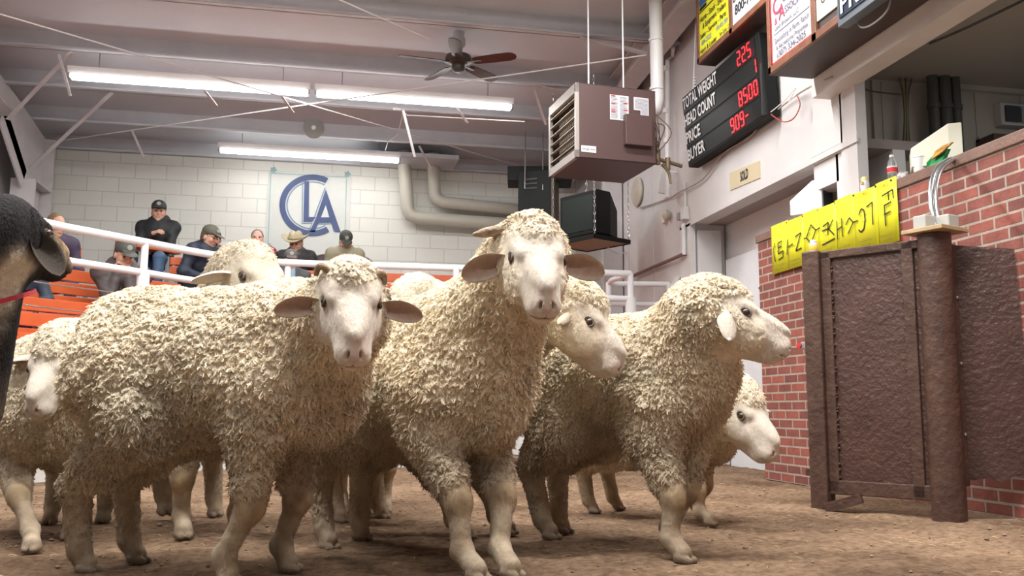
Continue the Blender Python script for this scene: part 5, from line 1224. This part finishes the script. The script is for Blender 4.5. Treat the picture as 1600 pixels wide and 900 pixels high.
    for bc, br, cc, am in blotch:
        wq = np.exp(-((np.linalg.norm(V-np.array(bc), axis=1)/br)**2))*am*(.4+1.2*noise3(Q/.02, seed+70)); wq = np.clip(wq, 0, 1); C = C*(1-wq[:, None])+np.array(cc)*wq[:, None]
    loc = np.array([cen[0], cen[1], 0.])
    np_mesh('body', V-loc, Fq, mt or M_wool, root, colr=np.clip(C, 0, 1), attr={'wool': aw})
    if nw or nh: strands(root, V, Fq, N_, C, aw, O, M, f, seed, nw, nh, .0135*s*locksz, .0122*s*min(1, .4+amp), .00100, M_strand, .40*s, P+f*.12*hs, .26*hs)
    def H(x, y, z): return P+(f*x+l*y+u*z)*hs
    if eyes:
        for sd in (-1, 1):
            mb = MB(); c = Vector(H(.108, sd*.0600, .006)); r = .0150*hs
            n = 14; mb.tube([c+Vector((0, 0, 1))*(-r*math.cos(PI*k/n)) for k in range(n+1)], [max(r*math.sin(PI*k/n), 1e-4) for k in range(n+1)], 18); ey = mb.build('eye', M_eye, root, smooth=True)
            mb = MB(); ax = unit(l*sd+u*.12-f*.05); a1 = f; b1 = unit(np.cross(ax, a1)); a1 = unit(np.cross(b1, ax))
            pts = [tuple(np.array(c)+ax*(.008*hs+.002*math.cos(2*t_))+(a1*math.cos(t_)*1.12+b1*math.sin(t_)*.80)*r*.98) for t_ in [2*PI*k/20 for k in range(21)]]
            mb.tube(pts, .0035*hs, 6, cap=False); mb.build('eyelid', M_lid, ey, smooth=True)
    for sd, (el, spec_) in zip((1, -1), ears):
        if el <= 0: continue
        spec_ = spec_ or {}
        d = spec_.get('d', (-.18, 1., -.22)); op = spec_.get('o', (.80, 0, .35))
        dw = f*d[0]+l*sd*d[1]+u*d[2]; ow = f*op[0]+l*sd*op[1]+u*op[2]
        ear_part(root, H(earx, sd*.062, -.018), dw, ow, .115*hs*el, .072*hs*el*earw, curl=spec_.get('curl', .1), droop=spec_.get('droop', .1), cup=spec_.get('cup', .6), cin=spec_.get('cin', (.40, .27, .21)), cout=spec_.get('cout', (.66, .58, .48)))
    for hp in horns:
        mb = MB(); pts = [H(*q) for q in hp[0]]; mb.tube(smooth_path([tuple(q) for q in pts], 4), list(np.interp(np.linspace(0, 1, (len(pts)-1)*4+1), np.linspace(0, 1, len(hp[1])), np.array(hp[1])*hs)), 10)
        mb.build('horn', M_horn, root, smooth=True)
    return root, B, H
# ------------------------------------------------------------------ the flock
def A3(px, py_, Y): return at(px, py_, Y=Y)
HI, LO = .0048, .008
sheep('sheep', 'large woolly sheep at front left, broadside, head turned to the viewer, small curled horn scurs',
      (-.355, 3.19), -24, 1.0, [(-.12, 3.20), (-.29, 3.0), (-.64, 3.46), (-.76, 3.28)],
      dict(P=A3(545, 434, 2.74), f=(.06, -.71, -.70), s=1.04), HI, nw=130000, nh=30000, seed=3, zup=.075, earw=.85, rump=.93, capw=.80, earx=.095, hb=.045,
      ears=((1.05, dict(d=(-.10, 1, -.12), o=(.8, 0, .35), curl=.15)), (1.05, dict(d=(-.10, 1, -.05), o=(.8, 0, .3), curl=.2))),
      horns=(([(.050, -.045, .035), (.045, -.064, .058), (.035, -.080, .056), (.04, -.086, .032)], (.010, .010, .009, .006)),
             ([(.050, .048, .036), (.045, .068, .050), (.035, .082, .036), (.04, .086, .014)], (.010, .010, .009, .006))),
      dirt=(.42, .45), blotch=((A3(612, 462, 2.75), .03, (.05, .04, .06), 1.0), (A3(245, 640, 3.05), .12, (.30, .26, .19), .6)))
sheep('sheep', 'large woolly sheep in centre front, head raised to viewer, single flat horn',
      (.33, 3.44), -55, 1.05, [(.585, 2.96), (.47, 2.93), (.15, 3.9), (.02, 3.66)],
      dict(P=A3(828, 374, 2.78), f=(.0, -.76, -.65), s=1.08), HI, nw=130000, nh=30000, seed=17, zup=.05, earx=.08, hb=.015, capw=.8, fw=1.,
      ears=((1.1, dict(d=(-.05, 1, -.12), o=(.8, 0, .35))), (1.1, dict(d=(-.05, 1, -.30), o=(.8, 0, .3)))),
      horns=(([(.01, -.045, .03), (.01, -.085, .028), (.015, -.125, .022), (.02, -.155, .018)], (.016, .015, .013, .004)),),
      dirt=(.36, .35), blotch=((A3(672, 482, 3.25), .045, (.50, .22, .22), .6), (A3(668, 500, 3.2), .05, (.28, .50, .42), .6)))
sheep('sheep', 'large woolly sheep in profile at the right, facing the brick wall',
      (1.18, 3.58), -54, 1.03, [(1.32, 3.45), (1.24, 3.15), (1.02, 3.98), (.92, 3.80)],
      dict(P=A3(1112, 472, 3.16), f=(.82, -.36, -.44), s=1.06), HI, nw=120000, nh=24000, seed=29, zup=.035, capw=.95, fw=.9, chest=.2,
      ears=((1., None), (.95, dict(d=(.45, 1, -.25), o=(.35, .3, -.8), curl=.45, cin=(.40, .30, .24), cout=(.56, .50, .42)))), cheekw=1.15,
      dirt=(.46, .6), blotch=((A3(975, 600, 3.5), .13, (.25, .24, .19), .7),), locksz=.85)
sheep('sheep', 'white-faced sheep looking down to the right between the centre sheep and the right-hand sheep',
      (.36, 4.26), -55, 1.0, [(.78, 3.98), (.58, 3.88), (.28, 4.62), (.08, 4.5)],
      dict(P=A3(893, 470, 3.32), f=(.56, -.34, -.74), s=1.05), LO, nw=40000, nh=15000, seed=41, zup=.0, amp=.8, neckr=.8, body=.9,
      ears=((1., dict(d=(.3, 1, -.3))), (.6, dict(d=(.1, .8, -.5), o=(.2, .4, -.6), cout=(.52, .45, .35), cin=(.5, .42, .33)))), capw=1.1, fw=.6)
sheep('sheep', 'small sheep with lowered head under the chin of the profile sheep',
      (1.62, 4.44), -48, .88, [(1.84, 4.38), (1.77, 4.13), (1.56, 4.86), (1.38, 4.72)],
      dict(P=A3(1146, 620, 4.0), f=(.33, -.64, -.68), s=1.12), LO, nw=30000, nh=12000, seed=53, zup=-.02, amp=.7, capw=1.1,
      ears=((1., dict(d=(.0, 1, .10), o=(.6, 0, -.6), cin=(.6, .5, .42))), (1., None)))
sheep('sheep', 'sheep at the left edge peering out from behind the rump of the large front sheep',
      (-1.13, 4.36), -92, .95, [(-1.00, 4.12), (-1.05, 3.80), (-1.00, 4.7), (-1.22, 4.66)],
      dict(P=A3(100, 540, 3.84), f=(-.18, -.62, -.76), s=1.02), LO, nw=45000, nh=12000, seed=67, zup=.0, amp=.8, body=.85,
      ears=((1., None), (1.05, dict(d=(.0, 1, .08), o=(.7, 0, -.5)))), capw=1.08, dirt=(.5, .2))
sheep('sheep', 'pale sheep raising its head behind the back of the front left sheep, ears spread',
      (-.55, 4.42), -72, 1.08, [(-.36, 4.20), (-.56, 4.08), (-.52, 4.85), (-.73, 4.70, .03)],
      dict(P=A3(390, 416, 3.80), f=(.42, -.74, -.50), s=1.15), LO, nw=45000, nh=15000, seed=79, zup=.06, amp=.6, earw=.7, woolc=(.56, .48, .37), facec=(.46, .40, .32),
      ears=((1., dict(d=(-.1, 1, .10), o=(.6, 0, -.6), cin=(.5, .42, .36))), (1.25, dict(d=(.1, 1, .0), o=(.7, 0, -.4), cin=(.55, .46, .38)))), capw=.8)
sheep('sheep', 'mostly hidden sheep showing only its woolly crown above the back of the centre sheep',
      (.18, 5.15), -84, 1.06, [(.32, 4.9), (.10, 4.88), (.26, 5.5), (.06, 5.5)],
      dict(P=A3(650, 464, 4.62), f=(-.62, -.45, -.64), s=1.1), LO, nw=25000, nh=4000, seed=91, zup=.05, amp=.7, capw=1.25, woolc=(.68, .60, .47))
# black and tan goat at the left edge
BLK = (.022, .020, .021); TAN = (.42, .30, .18)
root, B, H = sheep('goat', 'black goat with tan muzzle and red collar at the left edge',
      (-1.58, 2.96), 8, .90, [(-1.20, 3.08), (-.90, 2.90), (-1.85, 3.1), (-1.82, 2.85)],
      dict(P=A3(8, 344, 2.60), f=(.52, .80, -.30), s=.76), .006, nw=0, nh=26000, group=None, seed=101, woolc=BLK, facec=BLK, amp=.12, zup=.05, extra=((A3(-6, 400, 2.62), A3(-52, 640, 2.75), .080, .09),), body=.75, cat='goat', earx=.06, chest=.5, mt=M_goat, neckr=.66, cheekw=0,
      capw=.7, ears=((1.2, dict(d=(.35, .7, -.75), o=(.9, .3, .2), cin=(.05, .03, .02), cout=(.05, .04, .035))), (1.45, dict(d=(.30, .55, -.66), o=(-.5, .8, .35), cin=(.04, .03, .024), cout=(.07, .05, .035), cup=.8))),
      blotch=((A3(92, 382, 2.76), .055, TAN, 1.5), (A3(78, 348, 2.72), .035, (.50, .38, .26), 1.2))+tuple((A3(px-17, y, 2.57), .036, (.74, .65, .53), 3.) for px, y in ((46, 420), (43, 445), (40, 470), (37, 495), (32, 520), (27, 545), (22, 570))))
c0 = np.array(A3(-6, 470, 2.66)); ax_ = unit(np.array([.30, .25, -1.])); e1 = unit(np.cross(ax_, [0, 1, 0])); e2 = np.cross(ax_, e1)
mb = MB(); pts = [c0+e1*.098*math.cos(t_)+e2*.110*math.sin(t_) for t_ in [2*PI*k/32 for k in range(33)]]
for k in range(32): mb.bar(pts[k], pts[k+1], .003, .012, tuple(ax_))
mb.build('collar', mat('red_collar', (.45, .03, .05), .5), root)
# ------------------------------------------------------------------ people on the benches
def skin_mat():
    m = bpy.data.materials.new('skin_and_cloth'); m.use_nodes = True; N, L = nodes(m); b = N['Principled BSDF']; b.inputs['Roughness'].default_value = .6
    a = N.new('ShaderNodeAttribute'); a.attribute_name = 'col'; L.new(a.outputs['Color'], b.inputs['Base Color'])
    tc = N.new('ShaderNodeTexCoord'); n = N.new('ShaderNodeTexNoise'); n.inputs['Scale'].default_value = 25; L.new(tc.outputs['Object'], n.inputs['Vector'])
    bp = N.new('ShaderNodeBump'); bp.inputs['Strength'].default_value = .25; bp.inputs['Distance'].default_value = .01; L.new(n.outputs['Fac'], bp.inputs['Height']); L.new(bp.outputs['Normal'], b.inputs['Normal'])
    return m
M_skin = skin_mat()
def ik(S, W, a, b, hint):
    S, W = np.array(S, float), np.array(W, float); d = W-S; L = np.linalg.norm(d); L2 = min(L, (a+b)*.995); u_ = d/max(L, 1e-6)
    x = (a*a-b*b+L2*L2)/(2*L2); y = math.sqrt(max(a*a-x*x, 0)); h_ = np.array(hint, float); h_ = unit(h_-u_*(h_@u_)); return S+u_*x+h_*y, S+u_*L2
def hand_shapes(B, W, d, n, c, curl=.5, side=1, sc=1.):
    """palm from the wrist W along d, n = back of the hand; five separate fingers"""
    d = unit(d); n = np.array(n, float); n = unit(n-d*(n@d)); s_ = np.cross(n, d)*side
    B.cone(W-d*.02, W+d*.03, .026*sc, .028*sc, c, k=.02); M = np.stack([d, s_, n], 1)
    B.ell(W+d*.055*sc, np.array([.050, .042, .016])*sc, c, k=.015, M=M)
    for i, ln in enumerate((.068, .078, .072, .056)):
        b = W+d*.092*sc+s_*(.030-.020*i)*sc; a1 = curl*.9; a2 = curl*2.0
        d1 = d*math.cos(a1)-n*math.sin(a1); d2 = d*math.cos(a2)-n*math.sin(a2)
        p1 = b+d1*ln*.5*sc; B.cone(b, p1, .0095*sc, .009*sc, c, k=.004); B.cone(p1, p1+d2*ln*.5*sc, .009*sc, .0075*sc, c, k=.004)
    b = W+d*.03*sc+s_*.032*sc; t1 = unit(d*.6+s_*.75-n*.35); t2 = unit(d*.9+s_*.3-n*.4)
    B.cone(b, b+t1*.035*sc, .012*sc, .011*sc, c, k=.008); B.cone(b+t1*.035*sc, b+t1*.035*sc+t2*.03*sc, .011*sc, .008*sc, c, k=.004)
def cloth_disp(V, Fq, O, seed, amp=.010):
    N_ = normals(V, Fq); Q = V-O
    return V+N_*(amp*(noise3(Q/.09, seed)-.5)+amp*.7*(noise3(Q/np.array([.05, .05, .03]), seed+1)-.5))[:, None]
def person(name, label, hip, yaw, top, legs, lean=.05, tilt=0., hpitch=0., hyaw=0., hl=None, hr=None, hat=None, hatc=(.05, .05, .05), hair=(.12, .08, .05), skin=(.62, .38, .28),
           sc=1., standing=False, seed=1, feet=None, collar=None, detail=.0075, knees=None, shirt=None, curl=(.5, .5), handn=(None, None), group='people watching the sale', bulk=1., beard=None, hood=False):
    root = empty(name, tuple(hip), label, 'person', group)
    a = R(yaw); fx = np.array([math.sin(a), -math.cos(a), 0]); ly = np.array([math.cos(a), math.sin(a), 0]); up = np.array([0, 0, 1.]); O = np.array(hip, float)
    def Lp(x, y, z): return O+(fx*x+ly*y+up*z)*sc
    M3 = np.stack([fx, ly, up], 1)
    pel = Lp(0, 0, .09); ch = Lp(lean*.7, tilt*.5, .36); nk = Lp(lean*1.15+.01, tilt, .54)
    ha, hp = R(yaw+hyaw), R(hpitch); f = np.array([math.sin(ha)*math.cos(hp), -math.cos(ha)*math.cos(hp), math.sin(hp)]); l = np.array([math.cos(ha), math.sin(ha), 0]); u = np.cross(l, -f); u = u if u[2] > 0 else -u
    hc = nk+(up*.115+f*.025+fx*.01)*sc
    def H(x, y, z): return hc+(f*x+l*y+u*z)*sc
    Mh = np.stack([f, l, u], 1)
    B = Body(); s_ = skin
    B.ell(H(-.008, 0, .035), np.array([.096, .076, .098])*sc, s_, k=.02, M=Mh); B.ell(H(.022, 0, -.045), np.array([.070, .060, .072])*sc, s_, k=.03, M=Mh)
    B.ell(H(.068, 0, -.092), np.array([.022, .026, .020])*sc, s_, k=.02, M=Mh)
    B.cone(H(.088, 0, .022), H(.112, 0, -.022), .009*sc, .0135*sc, (s_[0]*1.05, s_[1]*.9, s_[2]*.9), k=.010)
    for sd in (-1, 1):
        B.ell(H(.076, sd*.032, .040), np.array([.016, .024, .009])*sc, s_, k=.012, M=Mh); B.ell(H(.064, sd*.038, -.018), np.array([.026, .024, .024])*sc, (s_[0]*1.08, s_[1]*.92, s_[2]*.88), k=.015, M=Mh)
        B.ell(H(-.005, sd*.078, -.005), np.array([.020, .009, .032])*sc, s_, k=.008, M=Mh); B.sub(H(.098, sd*.031, .014), np.array([.014, .015, .010])*sc, Mh, .006)
    B.ell(H(.088, 0, -.056), np.array([.012, .024, .008])*sc, (s_[0]*.85, s_[1]*.6, s_[2]*.6), k=.006, M=Mh); B.sub(H(.102, 0, -.056), np.array([.008, .022, .0018])*sc, Mh, .003)
    if beard: B.ell(H(.055, 0, -.080), np.array([.048, .050, .040])*sc, beard, k=.01, M=Mh)
    B.cone(nk-up*.04*sc, hc-up*.04*sc, .058*sc, .052*sc, s_, k=.03)
    Sh = [nk+(ly*sd*.175-up*.045)*sc*1. for sd in (1, -1)]
    T = Body(); tc = top
    T.ell(ch+up*.05*sc, np.array([.125*bulk, .168*bulk, .23])*sc, tc, k=.06, M=M3); T.ell(pel+up*.03*sc, np.array([.14*bulk, .18*bulk, .14])*sc, tc, k=.06, M=M3)
    T.cone(Sh[0]-up*.02, Sh[1]-up*.02, .075*sc*bulk, .075*sc*bulk, tc, k=.06); T.cone(nk-up*.02, ch+up*.1, .085*sc, .12*sc, tc, k=.08)
    B.ell(ch+up*.04*sc, np.array([.10, .15, .20])*sc, s_, k=.05, M=M3); B.ell(pel, np.array([.11, .14, .11])*sc, s_, k=.05, M=M3); B.cone(Sh[0], Sh[1], .05*sc, .05*sc, s_, k=.04)
    if collar is not None:
        T.cone(nk-up*.03*sc, nk+up*.045*sc-fx*.01*sc, .078*sc, .070*sc, collar, k=.02)
    if hood: T.ell(nk+(up*.03-fx*.05)*sc, np.array([.075, .125, .10])*sc, tc, k=.05, M=M3)
    for i, (S_, hw, sd) in enumerate(((Sh[0], hl, 1), (Sh[1], hr, -1))):
        W = Lp(*hw) if hw is not None else Lp(.30, sd*.12, .16)
        hint = ly*sd*.7-up*1.-fx*.25
        E_, W = ik(S_, W, .285*sc, .255*sc, hint); d = unit(W-E_)
        T.cone(S_, E_, .060*sc*bulk, .052*sc*bulk, tc, k=.06); T.cone(E_, W-d*.015, .056*sc*bulk, .042*sc, tc, k=.03)
        B.cone(S_, E_, .046*sc, .038*sc, s_, k=.04); B.cone(E_, W, .036*sc, .024*sc, s_, k=.02)
        nn = handn[i] if handn[i] is not None else (fx*.5+up*.6+ly*sd*.4); nn = np.array(nn) if not isinstance(nn, tuple) else fx*nn[0]+ly*nn[1]+up*nn[2]
        hd = unit(d*.6+(-ly*sd*.35)+fx*.1); hand_shapes(B, W, hd, nn, s_, curl[i], side=-sd, sc=sc)
    J = Body(); S2 = Body(); J.ell(pel-up*.01*sc, np.array([.145, .175, .115])*sc, legs, k=.05, M=M3)
    for i, sd in enumerate((1, -1)):
        hj = pel+ly*sd*.095*sc-up*.02*sc
        if standing: kn = hj+(fx*.03-up*.40+ly*sd*.01)*sc; an = kn+(-fx*.02-up*.41)*sc
        else: kn = Lp(*(knees[i] if knees else (.43, sd*.15, .06))); an = Lp(*(feet[i] if feet else (.46, sd*.15, -.36)))
        if standing and feet: an = Lp(*feet[i]); kn, an = ik(hj, an, .42*sc, .42*sc, fx)
        J.cone(hj, kn, .092*sc, .068*sc, legs, k=.05); J.cone(kn, an+up*.02*sc, .066*sc, .050*sc, legs, k=.03)
        B.cone(hj, kn, .07*sc, .05*sc, s_, k=.04); B.cone(kn, an, .048*sc, .036*sc, s_, k=.02)
        S2.cone(an-up*.035*sc, an+(fx*.15-up*.045)*sc, .045*sc, .038*sc, (.10, .06, .04), k=.03); S2.ell(an+(fx*.06-up*.068)*sc, np.array([.13, .045, .018])*sc, (.03, .02, .02), k=.01, M=M3)
    base = np.array(world_loc(root))
    V, Fq = B.mesh(detail); C, _, _ = B.paint(V, .005); np_mesh('body', V-base, Fq, M_skin, root, colr=np.clip(C, 0, 1))
    V, Fq = T.mesh(.011); C, _, _ = T.paint(V, .006); V = cloth_disp(V, Fq, O, seed)
    if shirt is not None:       # open front showing the shirt
        d = (V-nk); side = np.abs(d@ly); z = d[:, 2]; m = np.clip((.055+(-z)*.02-side)/.015, 0, 1)*(d@fx > 0)*(z > -.42); C = C*(1-m[:, None])+np.array(shirt)*m[:, None]
    np_mesh('jacket', V-base, Fq, M_skin, root, colr=np.clip(C, 0, 1))
    V, Fq = J.mesh(.012); C, _, _ = J.paint(V, .006); V = cloth_disp(V, Fq, O, seed+5, .008); np_mesh('trousers', V-base, Fq, M_skin, root, colr=C)
    V, Fq = S2.mesh(.009); C, _, _ = S2.paint(V, .004); np_mesh('shoes', V-base, Fq, M_skin, root, colr=C)
    # hair and hat
    Hh = Body()
    Hh.ell(H(-.022, 0, .048), np.array([.093, .083, .098])*sc, hair, k=.01, M=Mh); Hh.ell(H(-.045, 0, -.01), np.array([.062, .078, .070])*sc, hair, k=.02, M=Mh)
    V, Fq = Hh.mesh(.008); V = V+normals(V, Fq)*(.004*(noise3((V-O)/.012, seed+9)-.5))[:, None]; C, _, _ = Hh.paint(V); np_mesh('hair', V-base, Fq, M_skin, root, colr=C)
    for sd in (-1, 1):
        mb = MB(); c = Vector(H(.084, sd*.031, .014)); r = .0095*sc; n = 10
        mb.tube([c+Vector((0, 0, 1))*(-r*math.cos(PI*k/n)) for k in range(n+1)], [max(r*math.sin(PI*k/n), 1e-4) for k in range(n+1)], 12); mb.build('eye', mat('human_eye', (.05, .04, .035), .2), root, smooth=True)
    if hat == 'cap':
        Cc = Body(); Cc.ell(H(-.008, 0, .075), np.array([.108, .088, .088])*sc, hatc, k=.01, M=Mh); Cc.sub(H(.0, 0, -.065), np.array([.20, .20, .115])*sc, Mh, .01)
        Mb = np.stack([unit(f*.97-u*.22), l, unit(u*.97+f*.22)], 1); Cc.ell(H(.125, 0, .058), np.array([.070, .072, .007])*sc, hatc, k=.012, M=Mb)
        V, Fq = Cc.mesh(.007); C, _, _ = Cc.paint(V, .003)
        cap_ = np_mesh('cap', V-base, Fq, M_skin, root, colr=C)
        mb = MB(); mb.lathe(H(.092, 0, .105), [(.001, -.006), (.026*sc, -.004), (.024*sc, .004), (.001, .006)], 16, tuple(unit(f+u*.35))); mb.build('cap_badge', mat('cap_badge', (.32, .32, .30), .5), cap_, smooth=True)
    if hat == 'cowboy':
        nu_, nv_ = 40, 16; Vv = []; 
        prof = [(.0, .185), (.035, .178), (.062, .165), (.080, .140), (.088, .105), (.094, .075), (.110, .066), (.135, .064), (.158, .068), (.172, .078), (.172, .072), (.158, .061), (.135, .056), (.098, .058)]
        for i in range(nu_):
            th = 2*PI*i/nu_
            for r, z in prof:
                e = 1.18 if r < .1 else 1.12; x = r*e*math.cos(th); y = r*math.sin(th)
                zz = z+(.055*abs(math.sin(th))**1.8*max(0, (r-.10)/.07))-(.012*abs(math.cos(th))*max(0, (r-.10)/.07))
                if r < .07: zz -= .030*math.exp(-(y/.022)**2)*(1 if x > -.08 else .5)
                Vv.append(H(x, y, zz+.0))
        P_ = len(prof); Fv = np.array([[i*P_+k, ((i+1) % nu_)*P_+k, ((i+1) % nu_)*P_+k+1, i*P_+k+1] for i in range(nu_) for k in range(P_-1)])
        h_ = np_mesh('cowboy_hat', np.array(Vv)-base, Fv, mat('straw_felt', hatc, .8, var=.1, vscale=20, bump=.3, bscale=80), root)
        mb = MB(); mb.tube([H(.0955*1.18*math.cos(2*PI*k/30), .0955*math.sin(2*PI*k/30), .082) for k in range(31)], .007, 6, cap=False); mb.build('hat_band', mat('hat_band', (.18, .13, .07), .6), h_, smooth=True)
    return root, H, Lp
def seat_at(px, py_, Y, z): p = at(px, py_, Y=Y); return (float(p[0]), Y, z)
BLKJ = (.016, .018, .020); JEAN = (.045, .085, .17); NAVY = (.02, .028, .05)
def hip_for(px, ytop, Y, sc=1., toph=.80):
    p = at(px, ytop, Y=Y); return (float(p[0]), Y, float(p[2])-toph*sc)
person('person', 'person in black coat and dark cap sitting high against the block wall', hip_for(250, 313, 12.1, 1.06, .82), -6, BLKJ, (.07, .13, .24), lean=.0, hpitch=-4, hyaw=14,
       hat='cap', hatc=(.035, .037, .037), sc=1.06, bulk=1.12, hr=(.24, .0, .36), hl=(.30, .02, .14), curl=(.6, .7), collar=(.02, .022, .022), hood=True, seed=3)
person('person', 'person in brown jacket and grey cap resting chin over clasped hands', hip_for(188, 386, 9.5, 1.08, .76), 20, (.075, .06, .06), JEAN, lean=.16, hpitch=-24, hyaw=12,
       hat='cap', hatc=(.075, .08, .07), sc=1.08, bulk=1.08, hl=(.27, .04, .50), hr=(.27, -.05, .48), curl=(.9, .9), collar=(.06, .05, .05), hood=True, seed=7)
person('person', 'person in purple jacket with brown hair and a light blue cup, behind the goat', hip_for(84, 336, 10.2, 1.0, .80), 22, (.055, .035, .075), (.08, .15, .28), lean=.10, hpitch=-10, hyaw=25, hair=(.20, .13, .07), sc=1.0,
       hl=(.32, .05, .22), hr=(.30, -.10, .24), seed=11)
person('person', 'person mostly hidden behind the goat, with one jean-clad leg and brown boot showing', hip_for(28, 372, 9.2, 1., .80), 30, (.03, .05, .08), JEAN, lean=.05, hat=None, sc=1.0, knees=((.36, .30, .10), (.43, -.15, .06)), feet=((.42, .42, -.12), (.46, -.15, -.36)), seed=13)
person('person', 'person in navy jacket and olive cap leaning sideways, next to the railing', hip_for(306, 364, 11.35, 1.02, .74), 40, NAVY, (.02, .03, .06), lean=.20, hpitch=-18, hyaw=20, hat='cap', hatc=(.10, .10, .075), sc=1.02, bulk=1.15, hl=(.34, .03, .18), hr=(.34, -.06, .16), seed=17)
person('person', 'person in dark jacket bending forward with face hidden, beside the navy jacket', hip_for(332, 378, 11.75, 1.0, .66), 10, (.03, .04, .045), NAVY, lean=.26, hpitch=-55, hair=(.06, .05, .04), sc=.98, seed=19)
person('person', 'person in magenta jacket with short brown hair looking at the ring', hip_for(403, 360, 12.35, .98, .80), 0, (.42, .02, .085), (.03, .03, .05), lean=.04, hpitch=2, hyaw=4, hair=(.20, .14, .085), skin=(.74, .46, .37), sc=.98, bulk=1.15, collar=(.40, .02, .08), seed=23)
person('person', 'person in black zip jacket wearing a straw cowboy hat', hip_for(466, 367, 12.30, 1.03, .79), -6, (.018, .02, .021), NAVY, lean=.08, hpitch=-22, hyaw=-8, hat='cowboy', hatc=(.52, .46, .30), hair=(.25, .22, .2), beard=(.45, .32, .24), collar=(.30, .30, .30), sc=1.03, bulk=1.1, seed=29)
person('person', 'person in camouflage shirt and dark green cap with one arm raised to the neck', hip_for(541, 366, 12.25, 1.0, .78), -4, (.33, .30, .20), (.10, .10, .07), lean=.12, hpitch=-35, hyaw=10, hat='cap', hatc=(.05, .055, .045), sc=1.0, bulk=1.05, hl=(.16, .14, .46), hr=(.30, -.05, .18), collar=(.14, .04, .03), seed=31)
person('person', 'person in pale blue shirt, dark vest and grey cap behind the railing', hip_for(454, 392, 11.15, .97, .80), 8, (.07, .07, .08), JEAN, lean=.02, hpitch=-8, hat='cap', hatc=(.13, .11, .11), hair=(.15, .12, .1), shirt=(.30, .47, .62), sc=.97, bulk=1.05, collar=(.28, .44, .58), seed=37)
person('person', 'small bald-headed person seated low in front of the camouflage shirt', hip_for(534, 401, 11.3, .80, .80), 0, (.35, .34, .27), JEAN, lean=.04, hpitch=-4, hair=(.36, .26, .16), skin=(.66, .36, .27), sc=.80, seed=41)
# someone standing in the ring beyond the flock
g0 = at(866, 752, Z=0)
person('person', 'person in blue jeans standing in the ring behind the sheep', (float(g0[0])-.03, 6.95, .86), 75, (.10, .11, .13), (.06, .12, .34), standing=True, hat='cap', hatc=(.08, .08, .08), hpitch=-10, hl=(.10, .22, -.05), hr=(.10, -.22, -.05), feet=((.05, .10, -.78), (-.42, -.10, -.78)), sc=.97, seed=43, group=None)
